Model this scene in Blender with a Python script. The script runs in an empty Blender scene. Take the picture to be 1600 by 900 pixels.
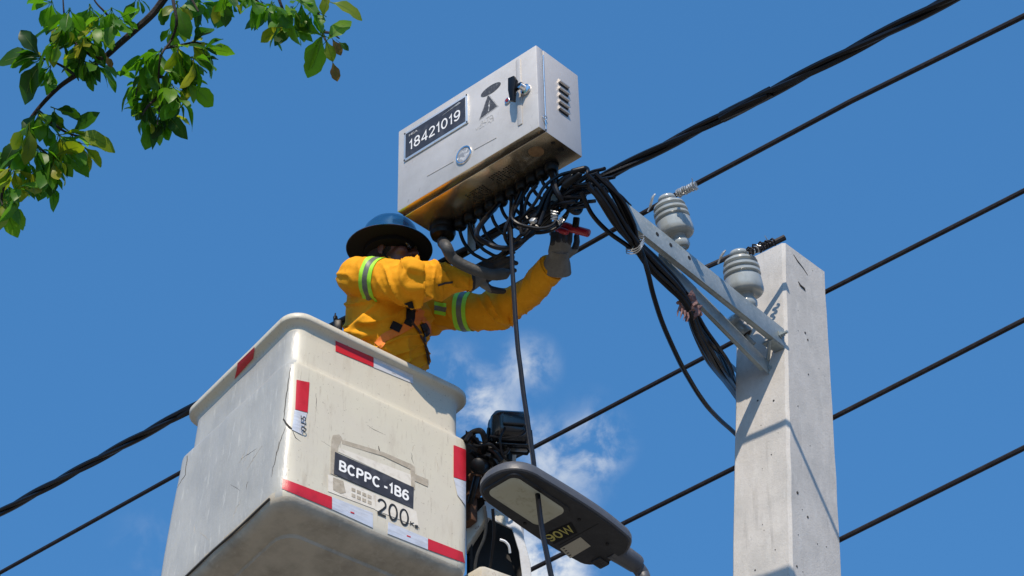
import bpy, bmesh, math, random
import numpy as np
from mathutils import Vector, Matrix, noise
from mathutils.bvhtree import BVHTree
random.seed(7)
rad = math.radians
SC = bpy.context.scene
COL = SC.collection

# ------------------------------------------------------------------ camera, world, sun, exposure
CAM = Vector((0, 0, 1.6)); PITCH = rad(35.0); FPX = 3000.0
cR = Vector((1, 0, 0)); cU = Vector((0, -math.sin(PITCH), math.cos(PITCH))); cF = Vector((0, math.cos(PITCH), math.sin(PITCH)))
cam = bpy.data.cameras.new("camera"); camo = bpy.data.objects.new("camera", cam); COL.objects.link(camo)
camo.location = CAM; camo.rotation_euler = (rad(90) + PITCH, 0, 0)
cam.sensor_width = 36; cam.lens = 36 * FPX / 1600; cam.clip_start = .05; cam.clip_end = 5000
SC.camera = camo
SUN_EL = rad(46); SUN_AZ = rad(7)          # light travels towards +Y, a little to the right
SC.view_settings.view_transform = 'Standard'; SC.view_settings.look = 'None'
SC.view_settings.exposure = 0.0; SC.view_settings.gamma = 1.0; SC.view_settings.use_curve_mapping = False


def ray(px, py):
    return cF + cR * ((px - 800) / FPX) - cU * ((py - 450) / FPX)


def P(px, py, d):
    """point seen at photo pixel (px, py), d metres along the viewing axis"""
    return CAM + ray(px, py) * d


def on_plane(px, py, p0, n):
    r = ray(px, py); return CAM + r * ((p0 - CAM).dot(n) / r.dot(n))


def build_world():
    w = bpy.data.worlds.new("World"); SC.world = w; w.use_nodes = True
    nt = w.node_tree; nt.nodes.clear(); N = nt.nodes.new; L = nt.links.new
    out = N('ShaderNodeOutputWorld'); bg = N('ShaderNodeBackground'); bg.inputs[1].default_value = .125
    sky = N('ShaderNodeTexSky'); sky.sky_type = 'NISHITA'; sky.sun_disc = False
    sky.sun_elevation = SUN_EL; sky.sun_rotation = math.pi + SUN_AZ
    sky.air_density = 1.0; sky.dust_density = .3; sky.ozone_density = 1.5; sky.altitude = 0
    tc = N('ShaderNodeTexCoord'); vec = tc.outputs['Generated']

    def math_(op, a, b=None, c=None):
        m = N('ShaderNodeMath'); m.operation = op
        for i, x in enumerate((a, b, c)):
            if x is None: continue
            if hasattr(x, 'node'): L(x, m.inputs[i])
            else: m.inputs[i].default_value = x
        return m.outputs[0]
    # the day's sky is an even blue: elevation enters the sky model compressed, so the horizon does not pale
    sx = N('ShaderNodeSeparateXYZ'); L(vec, sx.inputs[0])
    e_ = math_('MULTIPLY_ADD', math_('ARCSINE', sx.outputs[2]), .30, rad(26))
    hl = math_('SQRT', math_('MAXIMUM', math_('ADD', math_('MULTIPLY', sx.outputs[0], sx.outputs[0]), math_('MULTIPLY', sx.outputs[1], sx.outputs[1])), 1e-6))
    k_ = math_('DIVIDE', math_('COSINE', e_), hl)
    cb = N('ShaderNodeCombineXYZ'); L(math_('MULTIPLY', sx.outputs[0], k_), cb.inputs[0]); L(math_('MULTIPLY', sx.outputs[1], k_), cb.inputs[1]); L(math_('SINE', e_), cb.inputs[2])
    L(cb.outputs[0], sky.inputs[0])
    # cloud wisps: where each cloud sits in the sky (direction, angular radius, strength)
    cover = None
    wisps = [(885, 730, .032, .50), (830, 690, .028, .34), (935, 700, .022, .34), (770, 625, .026, .40), (825, 570, .022, .50), (705, 600, .03, .42), (740, 640, .024, .38), (945, 690, .022, .30),
             (850, 890, .036, 1.2), (925, 650, .02, .12), (240, 860, .03, .10), (2600, 1100, .2, .5), (-1500, 900, .15, .4)]
    for px, py, rr, st in wisps:
        d = ray(px, py).normalized()
        dn = N('ShaderNodeVectorMath'); dn.operation = 'DISTANCE'; L(vec, dn.inputs[0]); dn.inputs[1].default_value = d
        mr = N('ShaderNodeMapRange'); mr.interpolation_type = 'SMOOTHSTEP'
        L(dn.outputs['Value'], mr.inputs[0]); mr.inputs[1].default_value = 0; mr.inputs[2].default_value = rr
        mr.inputs[3].default_value = st; mr.inputs[4].default_value = 0
        cover = mr.outputs[0] if cover is None else math_('ADD', cover, mr.outputs[0])
    n1 = N('ShaderNodeTexNoise'); n1.inputs['Scale'].default_value = 42; n1.inputs['Detail'].default_value = 9
    n1.inputs['Roughness'].default_value = .58; n1.inputs['Distortion'].default_value = .25
    L(vec, n1.inputs['Vector'])
    nn = N('ShaderNodeMapRange'); L(n1.outputs[0], nn.inputs[0]); nn.inputs[1].default_value = .36; nn.inputs[2].default_value = .70
    nn.interpolation_type = 'SMOOTHSTEP'
    c = math_('MULTIPLY', cover, nn.outputs[0])
    c2 = math_('MINIMUM', math_('MULTIPLY', c, 1.25), .92)
    mix = N('ShaderNodeMixRGB'); L(c2, mix.inputs[0])
    tint = N('ShaderNodeMixRGB'); tint.blend_type = 'MULTIPLY'; tint.inputs[0].default_value = 1; L(sky.outputs[0], tint.inputs[1])
    tint.inputs[2].default_value = (.56, 1.17, 1.53, 1)          # the deep tropical blue of the day
    L(tint.outputs[0], mix.inputs[1]); mix.inputs[2].default_value = (6.4, 6.7, 7.0, 1)
    L(mix.outputs[0], bg.inputs[0]); L(bg.outputs[0], out.inputs[0])


build_world()
sl = bpy.data.lights.new("sun", 'SUN'); sl.energy = 4.9; sl.angle = rad(.55); sl.color = (1, .865, .71)
slo = bpy.data.objects.new("sun", sl); COL.objects.link(slo)
slo.rotation_euler = (math.pi / 2 - SUN_EL, 0, -SUN_AZ); slo.location = (0, -5, 15)


# ------------------------------------------------------------------ materials
def mat(name, col, rough=.5, metal=0., spec=.5, bump=None, var=None, coat=0., extra=None):
    """procedural: base colour broken by noise (var = list of (scale, colour2, lo, hi, stretch)), bump = list of (scale, strength, stretch)"""
    m = bpy.data.materials.new(name); m.use_nodes = True; nt = m.node_tree; N = nt.nodes.new; L = nt.links.new
    b = nt.nodes['Principled BSDF']; b.inputs['Base Color'].default_value = (*col, 1)
    b.inputs['Roughness'].default_value = rough; b.inputs['Metallic'].default_value = metal
    b.inputs['Specular IOR Level'].default_value = spec; b.inputs['Coat Weight'].default_value = coat
    tc = N('ShaderNodeTexCoord'); src = tc.outputs['Object']

    def coords(st):
        if not st or st == (1, 1, 1): return src
        mp = N('ShaderNodeMapping'); mp.inputs['Scale'].default_value = st; L(src, mp.inputs[0]); return mp.outputs[0]
    cur = None
    for i, v in enumerate(var or []):
        sc, c2, lo, hi = v[:4]; st = v[4] if len(v) > 4 else None
        n = N('ShaderNodeTexNoise'); n.inputs['Scale'].default_value = sc; n.inputs['Detail'].default_value = 7; n.inputs['Roughness'].default_value = .62
        L(coords(st), n.inputs['Vector'])
        mr = N('ShaderNodeMapRange'); L(n.outputs[0], mr.inputs[0]); mr.inputs[1].default_value = lo; mr.inputs[2].default_value = hi
        mx = N('ShaderNodeMixRGB'); L(mr.outputs[0], mx.inputs[0])
        if cur is None: mx.inputs[1].default_value = (*col, 1)
        else: L(cur, mx.inputs[1])
        mx.inputs[2].default_value = (*c2, 1); cur = mx.outputs[0]
    if cur is not None: L(cur, b.inputs['Base Color'])
    last = None
    for v in (bump or []):
        sc, stg = v[:2]; st = v[2] if len(v) > 2 else None
        n = N('ShaderNodeTexNoise'); n.inputs['Scale'].default_value = sc; n.inputs['Detail'].default_value = 5; n.inputs['Roughness'].default_value = .6
        L(coords(st), n.inputs['Vector'])
        bp = N('ShaderNodeBump'); bp.inputs['Strength'].default_value = stg; bp.inputs['Distance'].default_value = .01
        L(n.outputs[0], bp.inputs['Height'])
        if last: L(last, bp.inputs['Normal'])
        last = bp.outputs[0]
    if last: L(last, b.inputs['Normal'])
    return m


def leaf_mat(name, col, back):
    m = bpy.data.materials.new(name); m.use_nodes = True; nt = m.node_tree; N = nt.nodes.new; L = nt.links.new
    b = nt.nodes['Principled BSDF']; b.inputs['Roughness'].default_value = .42; b.inputs['Specular IOR Level'].default_value = .35
    tc = N('ShaderNodeTexCoord'); n = N('ShaderNodeTexNoise'); n.inputs['Scale'].default_value = 26; n.inputs['Detail'].default_value = 4
    L(tc.outputs['Object'], n.inputs['Vector'])
    oi = N('ShaderNodeObjectInfo')
    mx = N('ShaderNodeMixRGB'); mx.inputs[1].default_value = (*col, 1); mx.inputs[2].default_value = (*back, 1)
    ad = N('ShaderNodeMath'); ad.operation = 'ADD'; L(n.outputs[0], ad.inputs[0]); L(oi.outputs['Random'], ad.inputs[1])
    mr = N('ShaderNodeMapRange'); L(ad.outputs[0], mr.inputs[0]); mr.inputs[1].default_value = .35; mr.inputs[2].default_value = 1.5
    L(mr.outputs[0], mx.inputs[0]); L(mx.outputs[0], b.inputs['Base Color'])
    tr = N('ShaderNodeBsdfTranslucent'); L(mx.outputs[0], tr.inputs[0])
    g = N('ShaderNodeMixRGB'); g.blend_type = 'MULTIPLY'; g.inputs[0].default_value = 1; L(mx.outputs[0], g.inputs[1]); g.inputs[2].default_value = (2.2, 2.4, .8, 1)
    L(g.outputs[0], tr.inputs[0])
    ms = N('ShaderNodeMixShader'); ms.inputs[0].default_value = .46
    L(b.outputs[0], ms.inputs[1]); L(tr.outputs[0], ms.inputs[2]); L(ms.outputs[0], nt.nodes['Material Output'].inputs[0])
    return m


M = {}
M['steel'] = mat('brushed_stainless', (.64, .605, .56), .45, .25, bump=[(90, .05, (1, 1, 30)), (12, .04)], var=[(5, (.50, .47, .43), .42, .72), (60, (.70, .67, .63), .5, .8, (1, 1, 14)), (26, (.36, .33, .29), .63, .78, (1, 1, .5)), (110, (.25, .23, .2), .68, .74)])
M['steel_side'] = mat('brushed_stainless_shaded_side', (.56, .525, .49), .42, .25, bump=[(80, .06, (8, 8, 1))], var=[(5, (.48, .45, .42), .4, .7), (70, (.62, .59, .56), .5, .8, (6, 6, .5))])  # darker copy of the front stainless; the side's shade is in the colour
M['steel_under'] = mat('stained_painted_reflection', (.54, .46, .33), .24, .92, bump=[(20, .06)], var=[(7, (.42, .29, .15), .45, .72), (30, (.5, .48, .42), .55, .75), (16, (.16, .13, .1), .6, .8)])  # golden base paints in the yellow jacket's reflection, stain patches over it
M['chrome'] = mat('worn_chrome', (.72, .72, .72), .2, 1., var=[(50, (.4, .4, .4), .55, .8)])
M['black'] = mat('black_plastic', (.004, .004, .0045), .42, spec=.25, bump=[(60, .08)])
M['cable'] = mat('black_cable_sheath', (.0035, .0035, .005), .36, spec=.32, bump=[(70, .08)], var=[(30, (.008, .008, .010), .5, .8)])
M['wire'] = mat('weathered_wire', (.014, .012, .014), .6, spec=.25, bump=[(120, .15)], var=[(25, (.03, .025, .025), .45, .75)])
M['dark'] = mat('dark_gap', (.01, .01, .01), .8)
M['plate'] = mat('black_plate', (.035, .035, .042), .45, bump=[(50, .04)], var=[(22, (.075, .075, .085), .5, .75)])
M['whiteprint'] = mat('white_print', (.82, .82, .80), .6, var=[(60, (.6, .6, .58), .55, .8)])
M['silver_frame'] = mat('silver_frame', (.78, .78, .76), .35, .6, var=[(40, (.55, .55, .53), .55, .8)])
M['greyprint'] = mat('faded_print', (.30, .30, .30), .7, var=[(90, (.52, .52, .51), .45, .6)])
M['darkprint'] = mat('dark_print', (.055, .055, .06), .55, var=[(80, (.16, .16, .16), .52, .7)])
M['ghostprint'] = mat('worn_print', (.33, .325, .315), .7, var=[(120, (.56, .56, .545), .42, .6)])
M['glass'] = mat('window_glass', (.27, .27, .27), .12, .0, 1.0, var=[(60, (.55, .55, .54), .48, .6), (90, (.12, .12, .12), .55, .7)])
M['rustplug'] = mat('rusty_plug', (.30, .19, .10), .7, .2, var=[(40, (.2, .12, .07), .45, .7)])
M['redknob'] = mat('red_lock', (.25, .015, .015), .4)
M['hose'] = mat('grey_hose', (.045, .045, .043), .6, bump=[(90, .2)], var=[(20, (.075, .075, .072), .45, .75)])
M['galv'] = mat('galvanised_steel', (.36, .40, .40), .5, .45, bump=[(40, .06)], var=[(14, (.26, .31, .32), .42, .7), (70, (.45, .48, .47), .5, .75), (30, (.22, .2, .17), .68, .82)])
M['porcelain'] = mat('grey_porcelain', (.35, .38, .375), .18, spec=.6, coat=.4, var=[(12, (.25, .275, .27), .45, .7), (45, (.18, .18, .17), .66, .8)])
M['alu'] = mat('aluminium_tie', (.55, .55, .53), .45, .85)
M['concrete'] = mat('cast_concrete', (.545, .525, .49), .88, spec=.25, bump=[(14, .18), (110, .14), (300, .12)],
                    var=[(5, (.45, .44, .415), .4, .65), (26, (.58, .565, .53), .5, .72, (1, 1, .35)), (70, (.40, .385, .36), .58, .76), (9, (.38, .365, .34), .60, .80, (3, 3, .25)), (160, (.2, .19, .175), .66, .72)])
M['pit'] = mat('concrete_pit', (.05, .048, .045), .95)
M['ochre'] = mat('ochre_paint', (.6, .3, .05), .6)
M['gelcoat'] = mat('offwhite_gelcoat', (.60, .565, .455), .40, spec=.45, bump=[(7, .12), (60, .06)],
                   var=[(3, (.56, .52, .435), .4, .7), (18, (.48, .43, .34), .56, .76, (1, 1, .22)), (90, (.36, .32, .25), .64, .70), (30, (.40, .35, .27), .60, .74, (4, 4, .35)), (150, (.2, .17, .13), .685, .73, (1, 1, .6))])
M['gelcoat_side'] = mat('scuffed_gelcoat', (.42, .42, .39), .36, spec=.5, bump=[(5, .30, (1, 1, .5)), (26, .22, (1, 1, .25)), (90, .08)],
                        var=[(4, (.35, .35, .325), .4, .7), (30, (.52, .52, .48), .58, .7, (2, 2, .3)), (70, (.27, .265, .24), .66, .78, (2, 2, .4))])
M['gelcoat_under'] = mat('mottled_gelcoat', (.50, .455, .37), .7, bump=[(16, .3)], var=[(6, (.28, .25, .20), .4, .7), (40, (.5, .46, .38), .55, .75)])  # underside gelcoat, mottled and darker than the text side
M['redtape'] = mat('red_reflective', (.52, .016, .028), .38, spec=.6, bump=[(120, .08)], var=[(24, (.38, .012, .02), .5, .8), (46, (.62, .3, .28), .72, .78)])
M['whitetape'] = mat('white_reflective', (.68, .70, .74), .32, .25, bump=[(60, .1)], var=[(14, (.52, .53, .56), .45, .7, (1, 1, 5)), (60, (.35, .34, .33), .7, .8)])
M['residue'] = mat('tape_residue', (.36, .315, .245), .75, bump=[(60, .2)], var=[(30, (.46, .41, .33), .45, .65), (70, (.25, .21, .16), .58, .75)])
M['oldsticker'] = mat('old_sticker', (.66, .62, .54), .7, var=[(45, (.50, .45, .38), .5, .65), (90, (.70, .67, .6), .5, .7)])
M['ink'] = mat('black_ink', (.02, .02, .02), .5, var=[(90, (.2, .19, .17), .66, .8)])
M['cloth'] = mat('yellow_workwear', (.80, .345, .010), .78, spec=.2, bump=[(14, .25), (420, .25)], var=[(5, (.72, .285, .008), .4, .7), (40, (.86, .40, .018), .5, .8), (24, (.50, .2, .012), .62, .78)])
M['orange'] = mat('orange_webbing', (.78, .20, .02), .7, bump=[(300, .2)])
M['lime'] = mat('lime_tape', (.36, .78, .03), .5, bump=[(200, .1)], var=[(30, (.5, .85, .1), .5, .8)])
M['greytape'] = mat('grey_reflective', (.17, .18, .145), .42, .15, bump=[(160, .1)], var=[(30, (.11, .12, .095), .45, .7)])
M['skin'] = mat('dark_skin', (.105, .045, .032), .42, spec=.5, bump=[(90, .12)], var=[(20, (.14, .06, .043), .45, .7)])
M['hair'] = mat('black_hair', (.012, .01, .009), .7, bump=[(200, .6)])
M['helmet'] = mat('blue_helmet', (.005, .045, .125), .13, spec=.9, coat=.3, bump=[(8, .02)], var=[(20, (.012, .07, .13), .55, .8), (70, (.10, .15, .18), .68, .74)])
M['helmet_in'] = mat('helmet_lining_and_shade', (.005, .006, .009), .8, spec=.2)  # near-black for straps and headband, and for painted shade under the brim
M['glove'] = mat('grey_glove', (.16, .15, .13), .85, bump=[(260, .35), (30, .2)], var=[(24, (.23, .22, .195), .45, .7), (40, (.12, .11, .1), .62, .8)])
M['glove_dark'] = mat('coated_glove', (.020, .018, .018), .5, bump=[(120, .3)], var=[(30, (.05, .045, .043), .5, .75)])
M['redgrip'] = mat('red_grip', (.36, .008, .022), .35, spec=.6)
M['lens'] = mat('safety_lens', (.02, .022, .025), .08, spec=1.)
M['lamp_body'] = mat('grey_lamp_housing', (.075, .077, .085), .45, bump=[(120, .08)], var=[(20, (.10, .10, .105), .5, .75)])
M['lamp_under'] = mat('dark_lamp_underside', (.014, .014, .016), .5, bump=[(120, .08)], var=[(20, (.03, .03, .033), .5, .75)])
M['lamp_lens'] = mat('lamp_diffuser', (.46, .46, .36), .25, spec=.5, var=[(40, (.36, .35, .26), .55, .72)])
M['yellowprint'] = mat('yellow_print', (.44, .40, .11), .5)
M['sticker'] = mat('rating_sticker', (.42, .40, .33), .6, var=[(160, (.3, .28, .23), .5, .65, (1, 6, 1))])
M['flood'] = mat('black_flood_housing', (.010, .011, .014), .22, spec=.6)
M['cream'] = mat('cream_paint', (.55, .51, .42), .5, bump=[(30, .2)], var=[(9, (.45, .4, .31), .45, .65), (22, (.16, .06, .025), .60, .68)])
M['rust'] = mat('rusted_metal', (.10, .045, .022), .85, .1, bump=[(40, .4)], var=[(14, (.05, .03, .022), .4, .65), (30, (.26, .11, .045), .58, .75), (20, (.5, .46, .38), .64, .7)])
M['boomwhite'] = mat('white_boom', (.42, .44, .46), .45, bump=[(20, .1)], var=[(8, (.33, .34, .35), .45, .7), (40, (.2, .17, .13), .64, .76)])
M['boomdark'] = mat('boom_shade_and_dark_parts', (.018, .017, .016), .8, bump=[(20, .2)])  # near-black stands in for shade inside the boom, also colours dark fittings
M['bark'] = mat('bark', (.022, .016, .014), .85, bump=[(40, .6)], var=[(18, (.045, .034, .028), .45, .7)])
M['leaf_dark'] = leaf_mat('leaf_dark', (.012, .050, .006), (.030, .090, .010))
M['leaf_mid'] = leaf_mat('leaf_mid', (.045, .145, .009), (.14, .27, .02))
M['leaf_yellow'] = leaf_mat('leaf_yellow', (.13, .20, .012), (.24, .24, .02))
M['leaf_brown'] = leaf_mat('leaf_brown', (.12, .07, .03), (.17, .09, .04))
M['leaf_rib'] = leaf_mat('leaf_rib', (.09, .17, .03), (.14, .22, .05))
M['rag'] = mat('pink_rag', (.17, .085, .08), .9, bump=[(60, .5)], var=[(60, (.30, .19, .17), .45, .65)])
M['ground'] = mat('dusty_ground', (.21, .185, .145), .95, bump=[(3, .3), (40, .3)], var=[(.4, (.16, .14, .11), .4, .7), (4, (.25, .22, .18), .5, .75)])
M['asphalt'] = mat('asphalt', (.055, .054, .052), .9, bump=[(60, .4)], var=[(2, (.075, .073, .07), .4, .7)])


# ------------------------------------------------------------------ geometry helpers
class MB:
    def __init__(self): self.v = []; self.f = []; self.mi = []

    def add(self, vs, fs, mi=0):
        o = len(self.v); self.v += [Vector(x) for x in vs]
        for f in fs: self.f.append([i + o for i in f]); self.mi.append(mi)
        return self

    def rings(self, rings, closed=True, cap=True, mi=0, loop=False):
        n = len(rings[0]); vs = [p for r in rings for p in r]; fs = []
        R_ = len(rings)
        for i in range(R_ - (0 if loop else 1)):
            j = (i + 1) % R_
            for k in range(n if closed else n - 1):
                l = (k + 1) % n; fs.append([i * n + k, i * n + l, j * n + l, j * n + k])
        if cap and closed and not loop:
            fs.append(list(range(n))[::-1]); fs.append([(R_ - 1) * n + k for k in range(n)])
        return self.add(vs, fs, mi)

    def tube(self, pts, r, n=8, cap=True, mi=0):
        pts = [Vector(p) for p in pts]; N_ = len(pts); rs = r if isinstance(r, (list, tuple)) else [r] * N_
        t0 = (pts[1] - pts[0]).normalized(); a = t0.orthogonal().normalized(); rings = []
        for i in range(N_):
            t = (pts[min(i + 1, N_ - 1)] - pts[max(i - 1, 0)])
            if t.length < 1e-9: t = t0.copy()
            t.normalize(); a = a - t * a.dot(t)
            if a.length < 1e-6: a = t.orthogonal()
            a.normalize(); b = t.cross(a)
            rings.append([pts[i] + (a * math.cos(2 * math.pi * k / n) + b * math.sin(2 * math.pi * k / n)) * rs[i] for k in range(n)])
        return self.rings(rings, cap=cap, mi=mi)

    def lathe(self, o, ax, prof, n=24, mi=0, sx=1, sy=1, ref=None):
        """prof: list of (r, h)"""
        ax = Vector(ax).normalized(); a = (Vector(ref) - ax * Vector(ref).dot(ax)).normalized() if ref is not None else ax.orthogonal().normalized(); b = ax.cross(a)
        o = Vector(o)
        rings = [[o + ax * h + (a * math.cos(2 * math.pi * k / n) * sx + b * math.sin(2 * math.pi * k / n) * sy) * max(r, 1e-5) for k in range(n)] for r, h in prof]
        return self.rings(rings, mi=mi)

    def ell(self, c, ex, ey, ez, n=14, m=9, mi=0):
        c = Vector(c); rings = []
        for i in range(m + 1):
            th = math.pi * (i + .0) / m; th = min(max(th, .02), math.pi - .02)
            rings.append([c + ez * (-math.cos(th)) + (ex * math.cos(2 * math.pi * k / n) + ey * math.sin(2 * math.pi * k / n)) * math.sin(th) for k in range(n)])
        return self.rings(rings, mi=mi)

    def capsule(self, a, b, ra, rb, n=12, mi=0):
        a = Vector(a); b = Vector(b); d = (b - a); l = d.length; d = d / l; pts = []; rs = []
        for i in range(4):
            th = math.pi / 2 * (1 - i / 4); pts.append(a - d * ra * math.sin(th)); rs.append(max(ra * math.cos(th), ra * .08))
        pts += [a, b]; rs += [ra, rb]
        for i in range(1, 5):
            th = math.pi / 2 * i / 4; pts.append(b + d * rb * math.sin(th)); rs.append(max(rb * math.cos(th), rb * .08))
        return self.tube(pts, rs, n, mi=mi)

    def box(self, fr, lo, hi, bevel=0., seg=2, mi=0):
        """fr: 4x4 frame; lo/hi corners in that frame"""
        bm = bmesh.new(); bmesh.ops.create_cube(bm, size=1)
        for v in bm.verts: v.co = Vector([lo[i] + (v.co[i] + .5) * (hi[i] - lo[i]) for i in range(3)])
        if bevel > 0: bmesh.ops.bevel(bm, geom=bm.edges[:], offset=bevel, segments=seg, profile=.5, affect='EDGES')
        bmesh.ops.recalc_face_normals(bm, faces=bm.faces[:])
        bm.verts.index_update()
        self.add([fr @ v.co for v in bm.verts], [[v.index for v in f.verts] for f in bm.faces], mi); bm.free(); return self

    def prism(self, fr, poly, z0, z1, bevel=0., mi=0, seg=2):
        """poly in frame xy extruded along frame z"""
        bm = bmesh.new(); vs = [bm.verts.new((x, y, z0)) for x, y in poly]; f = bm.faces.new(vs)
        r = bmesh.ops.extrude_face_region(bm, geom=[f])
        for v in [g for g in r['geom'] if isinstance(g, bmesh.types.BMVert)]: v.co.z = z1
        bmesh.ops.recalc_face_normals(bm, faces=bm.faces[:])
        if bevel > 0:
            es = [e for e in bm.edges if abs(e.verts[0].co.z - e.verts[1].co.z) < 1e-9]
            bmesh.ops.bevel(bm, geom=es, offset=bevel, segments=seg, profile=.5, affect='EDGES')
        bm.verts.index_update()
        self.add([fr @ v.co for v in bm.verts], [[v.index for v in f.verts] for f in bm.faces], mi); bm.free(); return self

    def ribbon(self, rows, th, nrm):
        """rows: list of lists of points (grid); solidified by th along per-point normals nrm (same layout)"""
        top = [[p + n_ * th for p, n_ in zip(r, q)] for r, q in zip(rows, nrm)]
        n = len(rows[0]); m = len(rows); vs = [p for r in rows for p in r] + [p for r in top for p in r]; o = n * m; fs = []
        for i in range(m - 1):
            for k in range(n - 1):
                a = i * n + k; q = [a, a + 1, a + n + 1, a + n]
                fs.append([x + o for x in q]); fs.append(q[::-1])
        for k in range(n - 1):
            fs.append([k, k + 1, k + 1 + o, k + o]); a = (m - 1) * n + k; fs.append([a + 1, a, a + o, a + 1 + o])
        for i in range(m - 1):
            a = i * n; fs.append([a + n, a, a + o, a + n + o]); a = i * n + n - 1; fs.append([a, a + n, a + n + o, a + o])
        return self.add(vs, fs)


MW = {}


def thing(name, label, cat, fr, group=None, kind=None):
    """an Empty at the thing's base; parts hang from it"""
    o = bpy.data.objects.new(name, None); COL.objects.link(o)
    if isinstance(fr, Vector): fr = Matrix.Translation(fr)
    o.matrix_world = fr; MW[o.name] = fr.copy(); o.empty_display_size = .1
    tag(o, label, cat, group, kind); return o


def tag(o, label=None, cat=None, group=None, kind=None):
    if label: o['label'] = label
    if cat: o['category'] = cat
    if group: o['group'] = group
    if kind: o['kind'] = kind
    return o


def link(name, mb, mats, parent=None, smooth=True, origin=None, label=None, kind=None, sharp=35):
    if not isinstance(mats, (list, tuple)): mats = [mats]
    me = bpy.data.meshes.new(name)
    if parent is not None: T = MW[parent.name]
    else:
        if origin is None:
            mn = Vector([min(v[i] for v in mb.v) for i in range(3)]); mx = Vector([max(v[i] for v in mb.v) for i in range(3)])
            origin = Vector(((mn.x + mx.x) / 2, (mn.y + mx.y) / 2, mn.z))
        T = Matrix.Translation(origin)
    Ti = T.inverted()
    me.from_pydata([tuple(Ti @ v) for v in mb.v], [], mb.f); me.validate()
    for m in mats: me.materials.append(m)
    if len(mats) > 1 and len(me.polygons) == len(mb.mi): me.polygons.foreach_set('material_index', mb.mi)
    bm = bmesh.new(); bm.from_mesh(me); bmesh.ops.recalc_face_normals(bm, faces=bm.faces[:]); bm.to_mesh(me); bm.free()
    o = bpy.data.objects.new(name, me); COL.objects.link(o)
    if parent is not None: o.parent = parent; MW[o.name] = MW[parent.name].copy()
    else: o.matrix_world = T; MW[o.name] = T
    if smooth: shade(me, sharp)
    if label: o['label'] = label
    if kind: o['kind'] = kind
    return o


def shade(me, ang=35):
    me.polygons.foreach_set('use_smooth', [True] * len(me.polygons))
    bm = bmesh.new(); bm.from_mesh(me); c = rad(ang)
    for e in bm.edges: e.smooth = not (len(e.link_faces) == 2 and e.calc_face_angle(0) > c)
    bm.to_mesh(me); bm.free()


def catmull(pts, k=8):
    pts = [Vector(p) for p in pts]; q = [pts[0] * 2 - pts[1]] + pts + [pts[-1] * 2 - pts[-2]]; out = []
    for i in range(1, len(q) - 2):
        a, b, c, d = q[i - 1:i + 3]
        for j in range(k):
            t = j / k; out.append(.5 * ((2 * b) + (c - a) * t + (2 * a - 5 * b + 4 * c - d) * t * t + (3 * b - a - 3 * c + d) * t ** 3))
    return out + [pts[-1]]


def frame(o, x, y, z):
    m = Matrix.Identity(4)
    for i, a in enumerate((x, y, z, o)):
        for r in range(3): m[r][i] = a[r]
    return m


def remesh(mb, vox, smooth=4, fac=.5):
    """fuse overlapping closed shapes into one continuous surface -> list of verts, faces"""
    me = bpy.data.meshes.new('tmp'); me.from_pydata([tuple(v) for v in mb.v], [], mb.f)
    bm = bmesh.new(); bm.from_mesh(me); bmesh.ops.recalc_face_normals(bm, faces=bm.faces[:]); bm.to_mesh(me); bm.free()
    o = bpy.data.objects.new('tmp', me); COL.objects.link(o)
    r = o.modifiers.new('r', 'REMESH'); r.mode = 'VOXEL'; r.voxel_size = vox
    if smooth: s = o.modifiers.new('s', 'SMOOTH'); s.iterations = smooth; s.factor = fac
    dg = bpy.context.evaluated_depsgraph_get(); dg.update()
    e = o.evaluated_get(dg); m2 = bpy.data.meshes.new_from_object(e)
    out = MB(); out.v = [v.co.copy() for v in m2.vertices]; out.f = [list(p.vertices) for p in m2.polygons]; out.mi = [0] * len(out.f)
    nr = [v.normal.copy() for v in m2.vertices]
    bpy.data.objects.remove(o); bpy.data.meshes.remove(me); bpy.data.meshes.remove(m2)
    return out, nr


def text_mb(body, fr, x0, y0, w, h, th=.0012, bold=.0, spacing=1.0):
    """flat lettering laid in frame xy, filling the given rectangle"""
    cu = bpy.data.curves.new('tmp_text', 'FONT'); cu.body = body; cu.size = 1; cu.extrude = .01; cu.offset = bold; cu.resolution_u = 4; cu.space_character = spacing
    o = bpy.data.objects.new('tmp_text', cu); COL.objects.link(o)
    dg = bpy.context.evaluated_depsgraph_get(); dg.update()
    me = bpy.data.meshes.new_from_object(o.evaluated_get(dg))
    vs = [v.co.copy() for v in me.vertices]; fs = [list(p.vertices) for p in me.polygons]
    bpy.data.objects.remove(o); bpy.data.curves.remove(cu); bpy.data.meshes.remove(me)
    mnx = min(v.x for v in vs); mxx = max(v.x for v in vs); mny = min(v.y for v in vs); mxy = max(v.y for v in vs)
    mb = MB()
    return mb.add([fr @ Vector((x0 + (v.x - mnx) / (mxx - mnx) * w, y0 + (v.y - mny) / (mxy - mny) * h, th if v.z > 0 else .0001)) for v in vs], fs)


def arc(cx, cy, rx, ry, a0, a1, n=14):
    return [(cx + rx * math.cos(rad(a0 + (a1 - a0) * i / n)), cy + ry * math.sin(rad(a0 + (a1 - a0) * i / n))) for i in range(n + 1)]


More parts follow.
